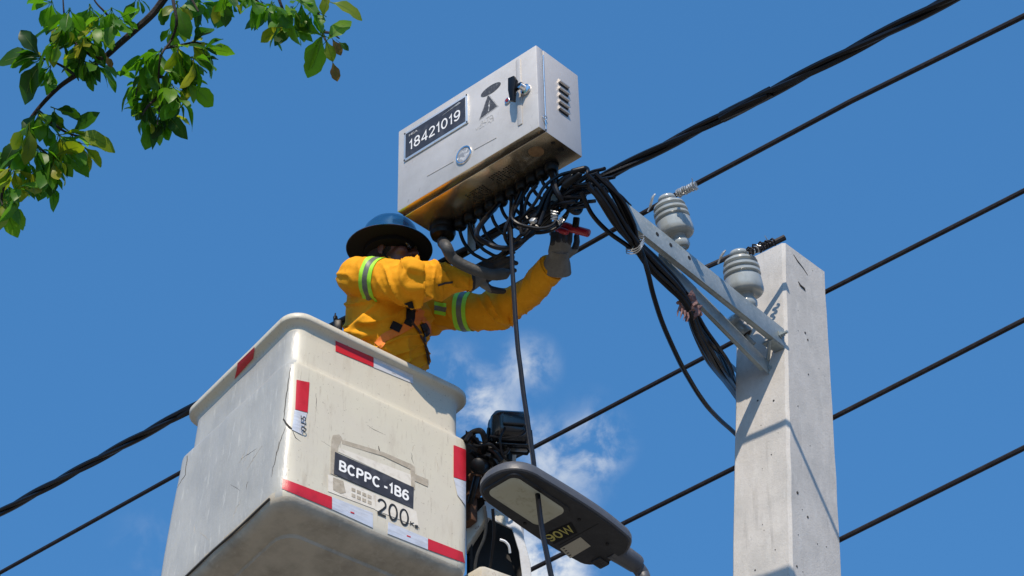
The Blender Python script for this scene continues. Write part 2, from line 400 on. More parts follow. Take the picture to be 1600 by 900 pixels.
GLYPH = {  # grotesque lettering: width, strokes
    '0': (.56, [arc(.28, .5, .23, .45, 90, 450, 24)]), '1': (.36, [[(.05, .74), (.16, .80), (.24, .95), (.24, .0)]]),
    '2': (.56, [arc(.28, .70, .22, .25, 165, -25, 14) + [(.36, .42), (.06, .07)], [(.03, .06), (.53, .06)]]),
    '4': (.58, [[(.42, 0), (.42, .95), (.05, .30)], [(.03, .27), (.57, .27)]]),
    '6': (.56, [arc(.28, .30, .22, .26, 0, 360, 22), [(.055, .36), (.07, .62), (.16, .85), (.30, .95), (.44, .90), (.50, .80)]]),
    '8': (.56, [arc(.28, .73, .19, .22, 0, 360, 20), arc(.28, .27, .225, .235, 0, 360, 22)]),
    '9': (.56, [arc(.28, .68, .22, .27, 0, 360, 22), [(.505, .62), (.49, .36), (.40, .13), (.26, .05), (.12, .10), (.06, .20)]]),
    'B': (.62, [[(.10, 0), (.10, 1.0)], [(.10, .95), (.34, .95)] + arc(.34, .74, .18, .21, 80, -80, 10) + [(.10, .53)], [(.10, .50), (.36, .50)] + arc(.36, .275, .21, .225, 80, -80, 10) + [(.10, .05)]]),
    'C': (.66, [arc(.36, .5, .28, .45, 40, 320, 22)]), 'P': (.60, [[(.10, 0), (.10, 1.0)], [(.10, .95), (.34, .95)] + arc(.34, .71, .20, .24, 80, -80, 10) + [(.10, .47)]]),
    '-': (.36, [[(.04, .36), (.32, .36)]]), 'W': (.90, [[(.04, 1), (.24, .04), (.45, .9), (.66, .04), (.86, 1)]]), ' ': (.14, [])}


def stroke_text(body, fr, x0, y0, w, h, sw=.14, gap=.10):
    """flat lettering drawn with strokes of even width"""
    tot = sum(GLYPH[c][0] + gap for c in body) - gap; kx = w / tot; mb = MB(); x = 0; lv = 0
    for c in body:
        gw, strokes = GLYPH[c]
        for st in strokes:
            pts = [Vector(((x + a) * kx, b * h, 0)) for a, b in st]; n = len(pts); z = .0004 + .0002 * (lv % 3); lv += 1; L_, R_ = [], []
            closed = (pts[0] - pts[-1]).length < 1e-6; hw = sw * min(h, kx * 1.15) / 2
            for i in range(n):
                a = pts[i - 1] if i else (pts[n - 2] if closed else pts[0]); b = pts[i + 1] if i < n - 1 else (pts[1] if closed else pts[-1])
                t1 = (pts[i] - a); t2 = (b - pts[i]); t1 = t1.normalized() if t1.length else t2.normalized(); t2 = t2.normalized() if t2.length else t1
                m = (t1 + t2); m = m.normalized() if m.length > 1e-3 else t1; nr_ = Vector((-m.y, m.x, 0)); k = hw / max(.45, m.dot(t1)); L_.append(pts[i] + nr_ * k); R_.append(pts[i] - nr_ * k)
            vs = []
            for a, b in zip(L_, R_): vs += [fr @ Vector((x0 + a.x, y0 + a.y, z)), fr @ Vector((x0 + b.x, y0 + b.y, z))]
            mb.add(vs, [[2 * i, 2 * i + 1, 2 * i + 3, 2 * i + 2] for i in range(n - 1)])
        x += gw + gap
    return mb


def rrect(w, d, r, n=6, cx=0, cy=0):
    pts = []
    for sx, sy, a0 in ((1, 1, 0), (-1, 1, 90), (-1, -1, 180), (1, -1, 270)):
        for k in range(n + 1):
            a = rad(a0 + 90 * k / n); pts.append((cx + sx * (w / 2 - r) + r * math.cos(a), cy + sy * (d / 2 - r) + r * math.sin(a)))
    return pts


def euler(yaw, pit, rol):
    return Matrix.Rotation(yaw, 4, 'Z') @ Matrix.Rotation(pit, 4, 'X') @ Matrix.Rotation(rol, 4, 'Y')


class Face:
    """a plane of a thing: local frame with x, y in the plane and z outwards; px() turns a photo pixel into local x, y on it"""
    def __init__(self, o, x, y, z): self.fr = frame(o, x, y, z); self.o = Vector(o); self.x = Vector(x); self.y = Vector(y); self.z = Vector(z)

    def px(self, a, b):
        p = on_plane(a, b, self.o, self.z) - self.o; return (p.dot(self.x), p.dot(self.y))

    def pt(self, a, b, h=0): x, y = self.px(a, b); return self.o + self.x * x + self.y * y + self.z * h


# ------------------------------------------------------------------ setting: ground
def build_ground():
    mb = MB(); S = 400
    n = 24; vs = []; fs = []
    for i in range(n + 1):
        for j in range(n + 1):
            x = (i / n - .5) * 2; y = (j / n - .5) * 2
            vs.append((S * x * abs(x), S * y * abs(y), 0))
    for i in range(n):
        for j in range(n): a = i * (n + 1) + j; fs.append([a, a + n + 1, a + n + 2, a + 1])
    mb.add(vs, fs); o = link('ground', mb, M['ground'], smooth=False, origin=Vector((0, 0, 0))); o['kind'] = 'structure'
    u = Vector((.738, -.675, 0)).normalized(); d = Vector((.675, .738, 0)).normalized()
    fr = frame(Vector((1.9, 9.6, 0)), u, d, Vector((0, 0, 1)))
    mb = MB().box(fr, (-150, 0, -.2), (150, 6.5, .006)); o = link('road', mb, M['asphalt'], smooth=False); o['kind'] = 'structure'
    mb = MB().box(fr, (-150, -.18, -.2), (150, -.004, .13), .015); o = link('kerb', mb, M['concrete'], smooth=False); o['kind'] = 'structure'


# ------------------------------------------------------------------ distribution box frame (shared by cables)
BW, BH, BD = .75, .4114, .2475
BM = euler(rad(-42.44), rad(.67), rad(-.99)); BO = Vector((-.45243, 6.01959, 6.18056))
bu = (BM @ Vector((1, 0, 0))); bd = (BM @ Vector((0, 1, 0))); bz = (BM @ Vector((0, 0, 1)))
uH = Vector((bu.x, bu.y, 0)).normalized(); dH = Vector((bd.x, bd.y, 0)).normalized(); Z = Vector((0, 0, 1))
BFR = frame(BO, bu, bd, bz)
F_front = Face(BO, bu, bz, -bd)
F_side = Face(BO + bu * BW, bd, bz, bu)
F_bot = Face(BO, bu, bd, -bz)
GL = []   # cable exits under the box


def build_box():
    t = thing('distribution_box', 'stainless steel electrical cabinet with number plate 18421019, hung beside the cable bundle', 'cabinet', BFR)
    dt = .037
    body = MB().box(BFR, (0, dt + .004, 0), (BW, BD, BH), .004, 2, 0)
    # materials by face direction: front body steel, right side, underside
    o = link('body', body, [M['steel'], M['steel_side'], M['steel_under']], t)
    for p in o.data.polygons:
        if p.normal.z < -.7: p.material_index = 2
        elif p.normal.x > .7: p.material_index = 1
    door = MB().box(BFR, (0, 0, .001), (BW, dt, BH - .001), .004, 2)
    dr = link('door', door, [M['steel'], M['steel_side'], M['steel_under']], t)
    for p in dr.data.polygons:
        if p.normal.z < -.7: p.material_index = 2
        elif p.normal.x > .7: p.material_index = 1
    gk = MB().box(BFR, (.004, dt - .002, .004), (BW - .004, dt + .006, BH - .004)); link('door_seal', gk, M['dark'], t)
    F = F_front

    def quad(face, pxs, h0, h1, bevel=0):
        return MB().prism(face.fr, [face.px(*p) for p in pxs], h0, h1, bevel)
    # number plate
    fx0, fy0 = F.px(632, 254); fx1, fy1 = F.px(732, 147)
    pl = MB().box(F.fr, (fx0, fy0, .0005), (fx1, fy1, .006), .002); npl = link('number_plate', pl, M['silver_frame'], dr, label='number plate with digits 18421019 in a silver frame')
    fw = .012
    x0, y0, x1, y1 = fx0 + fw, fy0 + fw, fx1 - fw, fy1 - fw
    link('plate_face', MB().box(F.fr, (x0, y0, .005), (x1, y1, .0072)), M['plate'], dr)
    FF = Matrix(F.fr) @ Matrix.Translation((0, 0, .0073)); w = x1 - x0; h = y1 - y0
    link('digits', stroke_text('18421019', FF, x0 + w * .06, y0 + h * .22, w * .86, h * .41, .135), M['whiteprint'], dr, smooth=False)
    link('emblem', text_mb('MEA', FF, x0 + w * .06, y0 + h * .80, w * .15, h * .09, bold=.01), M['greyprint'], dr)
    sw = MB()
    pts = [(.62, .79), (.68, .81), (.74, .825), (.80, .84), (.86, .87), (.90, .875), (.93, .86), (.88, .845), (.82, .83), (.90, .84)]
    sw.tube([FF @ Vector((x0 + w * a, y0 + h * (b + .02), .0005)) for a, b in pts], [.0006, .001, .0015, .0018, .002, .0022, .002, .0016, .0014, .0008], 5); link('plate_scratch', sw, M['whiteprint'], dr)
    for a, b in ((fx0 + .005, fy0 + .005), (fx1 - .005, fy0 + .005), (fx0 + .005, fy1 - .005), (fx1 - .005, fy1 - .005)):
        link('screw', MB().lathe(F.fr @ Vector((a, b, .005)), F.z, [(.004, 0), (.004, .002), (.0001, .003)], 8), M['dark'], dr)
    # warning sticker: ellipse, triangle with bolt, words
    cx, cy = F.px(767, 140)
    ex, ey = F.px(781, 130); el = [(cx + .053 * math.cos(a) + .0 * math.sin(a), cy + .021 * math.sin(a)) for a in [i * math.pi / 12 for i in range(24)]]
    link('oval_sticker', MB().prism(F.fr, el, .0002, .0010), M['darkprint'], dr)
    bk = [F.px(744, 160), F.px(781, 127), F.px(783, 131), F.px(746, 165)]
    tri = [F.px(750, 186), F.px(777, 166), F.px(763, 149)]
    c = (sum(p[0] for p in tri) / 3, sum(p[1] for p in tri) / 3)
    tri2 = [(c[0] + (p[0] - c[0]) * 1.16, c[1] + (p[1] - c[1]) * 1.16) for p in tri]
    link('triangle_border', MB().prism(F.fr, tri2, .0002, .0008), M['greyprint'], dr)
    link('warning_triangle', MB().prism(F.fr, tri, .0002, .0014), M['darkprint'], dr)
    bolt = [(.18, 1.), (-.3, .05), (-.02, .05), (-.22, -.75), (-.34, -.62), (-.2, -1.), (.12, -.74), (-.06, -.72), (.34, .25), (.06, .22), (.42, 1.)]
    link('bolt_symbol', MB().prism(F.fr, [(c[0] + .004 + a * .017, c[1] + b * .026) for a, b in bolt], .0014, .0020), M['greyprint'], dr)
    for s, (ax, ay), ww in (('ALTO', F.px(751, 196), .066), ('VOLTAJE', F.px(743, 207), .098)):
        link('warning_words', text_mb(s, Matrix(F.fr) @ Matrix.Translation((0, 0, .0003)), ax, ay, ww, .019, th=.0006), M['ghostprint'], dr)
    # inspection window with its crease
    wx, wy = F.px(725.5, 242.5); wc = F.fr @ Vector((wx, wy, 0))
    link('window_ring', MB().lathe(wc, F.z, [(.033, .0), (.034, .006), (.039, .007), (.041, .004), (.041, .0)], 28), M['chrome'], dr)
    link('window_pane', MB().lathe(wc, F.z, [(.034, .001), (.033, .0035), (.02, .0046), (.0001, .005)], 28), M['glass'], dr)
    for a, b in (((668, 275), (709, 252)), ((741, 234), (776, 215))):
        p, q = F.px(*a), F.px(*b)
        link('door_crease', MB().tube([F.fr @ Vector((*p, 0)), F.fr @ Vector((*q, 0))], .0026, 6), M['steel'], dr)
    # handle slot, lever, lock
    sx, sy0 = F.px(811, 197); sx2, sy1 = F.px(812, 92)
    sx = F.px(812, 150)[0]
    link('lock_rail', MB().box(F.fr, (sx - .011, sy0, .0003), (sx + .011, sy1, .0045), .002), M['steel'], dr)
    link('rail_painted_shadow', MB().box(F.fr, (sx - .0135, sy0 + .005, .0001), (sx - .011, sy1 - .005, .0012)), M['dark'], dr)  # dark strip painted in as the rail's shadow on the door
    hx, hy = F.px(823, 141); hc = F.fr @ Vector((hx, hy, 0))
    hb = link('handle_boss', MB().lathe(hc, F.z, [(.022, 0), (.024, .006), (.022, .012), (.013, .016), (.0115, .042), (.0001, .043)], 20), M['chrome'], dr)
    lx, ly = F.px(811, 128); l2 = F.px(812, 166)
    q = [F.px(*p) for p in ((806, 131), (815, 127), (819, 133), (816, 150), (815, 167), (809, 166), (806, 150))]
    lv = MB().prism(F.fr, q, .030, .048, .005).box(F.fr, (hx - .034, hy - .008, .026), (hx + .010, hy + .014, .043), .005)
    link('handle', lv, M['black'], dr)
    kx, ky = F.px(794, 158); kc = F.fr @ Vector((kx, ky, 0))
    lk = link('lock', MB().lathe(kc, F.z, [(.0145, 0), (.0145, .005), (.012, .007), (.0001, .0072)], 18), M['chrome'], dr)
    link('lock_core', MB().lathe(kc + F.z * .006, F.z, [(.0075, 0), (.0075, .003), (.0001, .0034)], 14), M['redknob'], dr)
    # louvres on the right side
    S = F_side
    for i in range(5):
        a0, b0 = S.px(872, 123.5 + i * 10.4); a1, b1 = S.px(887, 133 + i * 10.4)
        yb = b0 - .017
        prof = [(0, 0), (.011, .002), (.012, .006), (.0, .020)]
        mb = MB(); m = len(prof)
        A = [S.fr @ Vector((a0, yb + q, p)) for p, q in prof]; B = [S.fr @ Vector((a1, yb + q, p)) for p, q in prof]
        mb.rings([A, B]); lo = link('louvre', mb, M['steel_side'], t, smooth=False)
        link('slot', MB().box(S.fr, (a0 + .002, yb - .0075, .0004), (a1 - .002, yb + .0015, .003)), M['dark'], t)
    # latch ring at the seam, lower right
    rx, ry = S.px(849, 185)
    cc = S.fr @ Vector((rx + .002, ry, .006)); ring = [cc + (S.x * math.cos(a) * .010 + S.y * math.sin(a) * .010 + S.z * .003 * math.sin(a * 2)) for a in [i * math.pi / 8 for i in range(17)]]
    link('seal_ring', MB().tube(ring, .0022, 6).tube([cc - S.y * .01, cc - S.y * .03 + S.x * .006], .002, 5), M['chrome'], t)
    link('hinge_pin', MB().tube([S.fr @ Vector((.0385, .01, .001)), S.fr @ Vector((.0385, BH - .03, .001))], .0028, 6), M['chrome'], t)
    # underside: knock-out plug, holes, vents
    B = F_bot

    def disc(px, py, r, m, name, h=.0016):
        x, y = B.px(px, py); link(name, MB().lathe(B.o + B.x * x + B.y * y, B.z, [(r, -.001), (r, h), (r * .85, h + .0006), (.0001, h + .0006)], 20), m, t)
    disc(838, 237, .030, M['rustplug'], 'knockout_plug'); disc(876, 233, .0125, M['dark'], 'hole'); disc(864, 223, .008, M['dark'], 'hole'); disc(632, 336, .005, M['dark'], 'hole'); disc(842, 207, .004, M['rustplug'], 'rivet')
    for (ax, ay), nx, ny in (((728, 305), 8, 6), ((765, 277), 9, 6)):
        x, y = B.px(ax, ay); mb = MB()
        for i in range(nx):
            for j in range(ny):
                if random.random() < .12: continue
                o_ = B.o + B.x * (x + i * .0125) + B.y * (y - .0 + j * .0105)
                mb.box(frame(o_, B.x, B.y, B.z), (-.0038, -.0030, -.001), (.0038, .0030, .0008))
        link('vent_holes', mb, M['dark'], t, smooth=False, kind='stuff')
    # glands: one large conduit hub and a row of cable glands
    x, y = B.px(692, 352); c0 = B.o + B.x * x + B.y * y
    link('conduit_hub', MB().lathe(c0, B.z, [(.052, 0), (.054, .02), (.05, .028), (.052, .04), (.046, .058), (.03, .064), (.024, .068), (.0001, .068)], 20), M['black'], t)
    GL.append((c0, B.z))
    row = [(719, 343), (735, 333), (751, 324), (767, 314), (783, 305), (800, 295), (816, 284), (832, 273.5), (847, 264), (861, 254.5)]
    for i, (px, py) in enumerate(row):
        x, y = B.px(px, py); c = B.o + B.x * x + B.y * y; GL.append((c, B.z))
        link('cable_gland', MB().lathe(c, B.z, [(.030, 0), (.031, .012), (.026, .014), (.0275, .034), (.022, .044), (.012, .048), (.0001, .048)], 14), M['black'], t)
        link('cable_gland', MB().lathe(c + bd * .012 - bu * .02, B.z, [(.019, 0), (.019, .01), (.017, .026), (.009, .032), (.0001, .032)], 12), M['black'], t)
    # hanger brackets behind, clamped on the cable bundle
    for x in (.16, .60):
        fr = frame(BO + bu * x + bd * (BD + .001), bu, bd, bz)
        link('hanger', MB().box(fr, (-.02, 0, .0), (.02, .005, .30)).box(fr, (-.02, .0051, -.14), (.02, .010, .06)), M['galv'], t, smooth=False)
    return t


# ------------------------------------------------------------------ concrete pole
PC_T = P(1225, 378, 7.99); PC_B = P(1237, 900, 7.09)
pax = (PC_T - PC_B).normalized()


def pole_corner(z): return PC_B + pax * ((z - PC_B.z) / pax.z)


def pole_w(z):   # face width at height z
    a = .262; b = .300; t = (PC_T.z - z) / (PC_T.z - PC_B.z); return a + (b - a) * t


def build_pole():
    base = pole_corner(-.3)
    t = thing('concrete_pole', 'square tapering grey concrete utility pole carrying the steel crossarm', 'utility pole', Matrix.Translation(Vector((base.x, base.y, 0))))
    rings = []; N_ = 60; z0, z1 = -.3, PC_T.z; ch = .011
    for i in range(N_ + 1):
        z = z0 + (z1 - z0) * i / N_; c = pole_corner(z); w = pole_w(z); wl = w * .94; wr = w * 1.15
        loop = []
        for (a, b) in ((0, 0), (0, 1), (1, 1), (1, 0)):      # corners: front, right(d), back, left(-u)
            loop.append(c - uH * wl * b * 0 + dH * 0)
        q = [c, c + dH * wr, c + dH * wr - uH * wl, c - uH * wl]
        ring = []
        for k in range(4):
            p = q[k]; e0 = (q[k - 1] - p).normalized(); e1 = (q[(k + 1) % 4] - p).normalized()
            a = p + e0 * ch; b = p + e1 * ch
            nx = q[(k + 1) % 4] - e1 * ch
            ring += [a, b] + [b + (nx - b) * s / 6 for s in range(1, 6)]
        z_ = z
        for k, p in enumerate(ring):
            edge = (2.6 if k in (14, 15) else 1.2) if k % 7 in (0, 1) else .35
            nv = noise.noise_vector(p * 9) * .0022 * edge + noise.noise_vector(p * 34) * .0018 * edge
            nv.z = 0; ring[k] = p + nv
        rings.append(ring)
    link('shaft', MB().rings(rings), M['concrete'], t, sharp=30)
    # bolt holes and pits
    Fl = Face(PC_B, -uH, pax, -dH); Fr = Face(PC_B, dH, pax, uH)

    nL = uH.cross(pax).normalized(); nL = nL if nL.dot(dH) < 0 else -nL; nR = dH.cross(pax).normalized(); nR = nR if nR.dot(uH) > 0 else -nR

    def pit(face_n, px, py, r, name='pit', st=1.):
        face_n = nL if face_n.dot(dH) < -.5 else nR
        c = on_plane(px, py, PC_B, face_n)
        # correct for taper: pull to surface along the normal is negligible on the two front faces
        a = face_n.cross(Z).normalized()
        link(name, MB().lathe(c + face_n * .0006, face_n, [(r, -.004), (r * .9, .0008), (.0001, .001)], 9, sx=1, sy=st, ref=a), M['pit'], t)
    for x, y, r in ((1184, 626, .0045), (1209, 626, .005), (1263, 585, .004), (1246, 770, .007), (1262, 808, .006), (1245, 885, .005), (1258, 520, .006), (1262, 531, .005), (1180, 891, .004)):
        pit(uH if x > 1228 else -dH, x, y, r)
    for pts in (((1247, 440), (1250, 446), (1256, 451), (1258, 455)), ((1240, 398), (1246, 408), (1254, 418), (1262, 430))):
        mb = MB().tube([on_plane(a, b, PC_B, nR) + nR * .0004 for a, b in pts], [.002, .005, .005, .002] if pts[0][1] == 440 else [.001, .003, .0025, .001], 6)
        link('crack', mb, M['pit'], t)
    rp = random.Random(4)
    for i in range(22):
        y = rp.uniform(400, 895)
        if i % 2: x = rp.uniform(1160, 1222); pit(-dH, x, y, rp.uniform(.0012, .003), 'air_hole')
        else: x = rp.uniform(1242, 1285 + (y - 400) * .04); pit(uH, x, y, rp.uniform(.0012, .003), 'air_hole')
    return t


# ------------------------------------------------------------------ crossarm with brace and insulators
ARM_A = P(958, 314, 7.16); ARM_B = P(1221, 524, 7.70)
ad = (ARM_B - ARM_A).normalized(); au = uH - ad * uH.dot(ad); au.normalize(); az = au.cross(ad).normalized()
if az.z < 0: az = -az


def build_arm():
    fr = frame(ARM_A, ad, -au, az); L_ = (ARM_B - ARM_A).length
    t = thing('crossarm', 'galvanised angle steel crossarm sticking out from the concrete pole with a lower brace', 'crossarm', frame(ARM_B, ad, -au, az))
    arm = MB().box(fr, (0, 0, -.045), (L_ + .02, .007, .045), .0015).box(fr, (0, .0071, -.045), (L_ - .04, .026, -.038), .001)
    link('arm', arm, M['galv'], t)
    for px, py in ((1027, 366), (1077, 403), (1048, 383)):
        c = on_plane(px, py, ARM_A, au); link('hole', MB().lathe(c, au, [(.009, -.001), (.009, .001), (.0001, .0012)], 12), M['dark'], t)
    # brace: flat angle from under the arm to the pole face
    b0 = P(1030, 400, 7.33); b1 = P(1204, 577, 7.70)
    bx = (b1 - b0).normalized(); by = (uH - bx * uH.dot(bx)).normalized(); bz_ = by.cross(bx).normalized()
    if bz_.z < 0: bz_ = -bz_
    f2 = frame(b0, bx, -by, bz_); l2 = (b1 - b0).length
    link('brace', MB().box(f2, (0, 0, -.031), (l2 + .02, .006, .031), .0015).box(f2, (.05, .0061, -.031), (l2 - .04, .020, -.025), .001), M['galv'], t)

    def bolt(c, ax, name='bolt', s=1.):
        link(name, MB().lathe(c, ax, [(.020 * s, 0), (.020 * s, .004), (.0125 * s, .0041), (.0125 * s, .014), (.0075 * s, .0141), (.0075 * s, .032), (.0001, .033)], 6), M['galv'], t, smooth=False)
    bolt(P(1042, 410, 7.355) + uH * .012, au, s=.7)
    bolt(b1 + by * .001 - bx * .002, by); bolt(ARM_B + au * .001 - ad * .005, au)
    # end plate wrapped on the pole corner and strap down to the brace bolt
    pc = on_plane(1222, 512, PC_B, uH)
    link('end_bracket', MB().prism(frame(ARM_B - az * .04, ad, -au, az), [(-.05, .004), (.035, .004), (.05, .02), (.03, .05), (-.05, .06)], -.008, .002, .0015), M['galv'], t)
    link('strap', MB().tube([ARM_B - ad * .05 - az * .045 - au * .02, b1 - bx * .01 + bz_ * .03 - by * .01], .008, 8), M['galv'], t)
    link('pole_bolt', MB().tube([b1 - by * .03, b1 - by * .03 + dH * .12], .009, 8), M['galv'], t)
    link('pole_bolt', MB().tube([ARM_B - au * .03 - ad * .02, ARM_B - au * .03 + dH * .12], .009, 8), M['galv'], t)
    return t


PROF = [(.0001, 0), (.034, 0), (.040, .008), (.041, .022), (.034, .034), (.030, .044), (.032, .052), (.056, .0525), (.066, .054), (.0725, .062), (.0735, .080), (.0705, .112),
        (.0590, .118), (.0590, .123), (.0715, .127), (.0715, .136), (.0580, .141), (.0580, .146), (.0705, .150), (.0700, .159), (.0560, .164), (.0560, .169), (.066, .175), (.063, .184),
        (.050, .189), (.031, .193), (.029, .201), (.036, .206), (.0385, .213), (.034, .222), (.020, .227), (.0001, .228)]


def build_insulators():
    objs = []
    specs = [((1064, 388, 7.43), (1039, 301), 'grey porcelain pin insulator nearest the cable bundle end of the crossarm', .97),
             ((1168, 482, 7.66), (1154, 394), 'grey porcelain pin insulator beside the pole top', 1.06)]
    proto = None
    for (bx, by_, bdp), (tx, ty), lab, s in specs:
        b = P(bx, by_, bdp); tp = P(tx, ty, bdp + .12); ax = (tp - b).normalized()
        xr = (uH - ax * uH.dot(ax)).normalized(); yr = ax.cross(xr)
        fr = frame(b, xr, yr, ax) @ Matrix.Diagonal((s, s, s * 1.09, 1))
        if proto is None:
            t = thing('pin_insulator', lab, 'insulator', fr, 'pin insulators along the crossarm')
            mb = MB().lathe(b, ax, [(r * s, h * s * 1.09) for r, h in PROF], 40)
            link('porcelain_body', mb, M['porcelain'], t, sharp=50)
            link('pin', MB().lathe(b - ax * .06, ax, [(.012, 0), (.012, .05), (.020, .051), (.020, .062), (.0001, .063)], 12), M['galv'], t)
            proto = t; objs.append((t, fr))
        else:
            t = thing('pin_insulator', lab, 'insulator', fr, 'pin insulators along the crossarm')
            for ch in proto.children:
                c = ch.copy(); COL.objects.link(c); c.parent = t; MW[c.name] = fr
            objs.append((t, fr))
    # third one, seen from below between arm and brace, tilted
    b = P(1166, 524, 7.71); tp = P(1118, 474, 7.79); ax = (tp - b).normalized(); xr = (uH - ax * uH.dot(ax)).normalized(); fr = frame(b, xr, ax.cross(xr), ax) @ Matrix.Scale(.86, 4)
    t = thing('pin_insulator', 'pale tilted insulator half hidden between crossarm and brace', 'insulator', fr, 'pin insulators along the crossarm')
    prof3 = [(.030, .010), (.033, 0), (.038, .0), (.041, .008), (.041, .03), (.034, .046), (.032, .066), (.055, .070), (.062, .080), (.060, .095), (.045, .105), (.034, .112), (.0001, .115)]
    link('porcelain_body', MB().lathe(b, ax, [(r * .86, h * .86) for r, h in prof3], 32), M['porcelain'], t)
    link('hollow', MB().lathe(b + ax * .002, -ax, [(.0275, -.004), (.026, 0), (.0001, .001)], 20), M['dark'], t)
    link('pin', MB().tube([b - ax * .05 , b + ax * .0], .009, 8), M['galv'], t)
    objs.append((t, fr))
    return objs


# ------------------------------------------------------------------ wires
def vert_plane_pts(P0, pxs):
    n = uH.cross(Z).normalized(); return [on_plane(a, b, P0, n) for a, b in pxs]


def extend(pts, a, b):
    return [pts[0] + (pts[0] - pts[1]).normalized() * a] + pts + [pts[-1] + (pts[-1] - pts[-2]).normalized() * b]


def build_wires(ins):
    G = 'overhead wires crossing the sky'
    # wire on the first insulator
    fr = ins[0][1]; P0 = fr @ Vector((0, .034, .197))
    p = vert_plane_pts(P0, [(1600, 25), (1330, 158), (1062, 301), (1012, 329), (895, 395), (690, 512), (270, 745), (0, 895)])
    tag(link('power_line', MB().tube(extend(p, 14, 16), .0105, 8), M['wire']), 'single dark wire resting on the insulator farthest from the pole', 'power line', G)
    # short wire end on the second insulator
    fr2 = ins[1][1]; P2 = fr2 @ Vector((.0, -.034, .197))
    a = P(1112, 415, 7.62); e = P(1226, 371, 7.84)
    tag(link('wire_end', MB().tube([a - (e - a) * .05 + cF * .1, a + cF * .1, P(1140, 401, 7.80), P(1190, 389, 7.82), e], [.010, .011, .011, .013, .013], 8), M['wire']), 'short dark wire stub tied over the pole top insulator', 'power line', G)
    # wires behind the pole
    zc = {}
    for lab, pxs in (('upper dark wire passing behind the pole and under the floodlight', [(1600, 298), (1290, 456), (1105, 556), (830, 701), (800, 716), (640, 800)]),
                     ('middle dark wire passing behind the pole below the drop cable', [(1600, 500), (1303, 652), (1148, 731), (960, 825), (828, 891), (640, 985)]),
                     ('lowest dark wire leaving the pole at the lower right', [(1600, 700), (1315, 842), (1145, 930), (800, 1110)])):
        c = pole_corner(on_plane(pxs[1][0], pxs[1][1], PC_B, uH).z) + dH * (pole_w(6) * 1.15 + .035)
        p = vert_plane_pts(c, pxs)
        tag(link('power_line', MB().tube(extend(p, 14, 16), .0105, 8), M['wire']), lab, 'power line', G)
    # thick twisted bundle
    n = bd; c0 = BO + bd * (BD + .055)
    nn = Vector((dH.x, dH.y, 0)).normalized()
    p = [on_plane(a, b, c0, nn) for a, b in [(1478, 2), (1200, 146), (935, 281), (800, 350), (690, 413), (300, 637), (0, 801)]]
    path = catmull(extend(p, 10, 14), 14)
    t = thing('cable_bundle', 'thick twisted black overhead cable running behind the cabinet', 'cable', Matrix.Translation(p[2]))
    # resample evenly
    seg = []; acc = 0; L_ = [0]
    for i in range(1, len(path)): L_.append(L_[-1] + (path[i] - path[i - 1]).length)
    step = .045; out = []; s = 0; i = 0
    while s < L_[-1]:
        while L_[i + 1] < s: i += 1
        out.append(path[i].lerp(path[i + 1], (s - L_[i]) / (L_[i + 1] - L_[i]))); s += step
    ax = (out[-1] - out[0]).normalized(); e1 = ax.orthogonal().normalized(); e2 = ax.cross(e1)
    for k in range(3):
        pts = [q + (e1 * math.cos(j * step * 2 * math.pi / 1.0 + k * 2.094) + e2 * math.sin(j * step * 2 * math.pi / 1.0 + k * 2.094)) * .0112 for j, q in enumerate(out)]
        link('strand', MB().tube(pts, [.0128, .0128, .011][k] if False else .0108, 7), M['cable'], t)
    return t


def build_ties(ins):
    """aluminium tie wires at the insulators"""
    for i, (frm, lab) in enumerate(((ins[0][1], 'bright tie wire wrapped on the outer insulator'), (ins[1][1], 'bright tie wire wrapped beside the pole top'))):
        t = thing('tie_wire', lab, 'tie wire', Matrix.Translation(frm @ Vector((0, 0, .2))), 'tie wires at the insulators')
        if i == 0:
            a, b = P(1058, 303, 7.42), P(1088, 289, 7.37); st = [P(1012, 331, 7.50), P(1016, 322, 7.5), P(1020, 308, 7.5), P(1024, 303, 7.5)]
        else:
            a, b = P(1172, 393, 7.70), P(1208, 379, 7.80); st = [P(1122, 412, 7.62), P(1126, 402, 7.62), P(1131, 394, 7.62), P(1134, 391, 7.62)]
        ax = (b - a).normalized(); e1 = ax.orthogonal().normalized(); e2 = ax.cross(e1); n = 110
        pts = [a.lerp(b, j / n) + (e1 * math.cos(j * .5) + e2 * math.sin(j * .5)) * (.0135 + (.006 if i == 0 else .014) * noise.noise(Vector((j * .35, i * 5, 0)))) for j in range(n + 1)]
        link('coil', MB().tube(pts, .0042, 5), M['alu'] if i == 0 else M['wire'], t)
        if i == 1:
            pts = [a.lerp(b, j / 70) + (e1 * math.cos(j * .55) + e2 * math.sin(j * .55)) * (.015 + .012 * noise.noise(Vector((j * .4, 3, 0)))) for j in range(38)]
            link('coil', MB().tube(pts, .003, 5), M['alu'], t)
        w = [.004, .006, .006, .003]
        link('bent_end', MB().tube(catmull(st, 4), [.0035] * 4 + [.0055] * 5 + [.004] * 3 + [.002], 6), M['alu'], t)
        # collar round the neck
        c = frm @ Vector((0, 0, .198)); axz = (frm.to_3x3() @ Vector((0, 0, 1))).normalized(); e1 = axz.orthogonal().normalized(); e2 = axz.cross(e1)
        ring = [c + (e1 * math.cos(q) + e2 * math.sin(q)) * .0345 + axz * .003 * math.sin(3 * q) for q in [j * math.pi / 10 for j in range(21)]]
        link('collar', MB().tube(ring, .004, 5), M['alu'], t)
        tip = P(1081, 278, 7.37) if i == 0 else P(1195, 368, 7.78)
        link('free_end', MB().tube([b.lerp(a, .15), tip], [.003, .0015], 5), M['alu'], t)


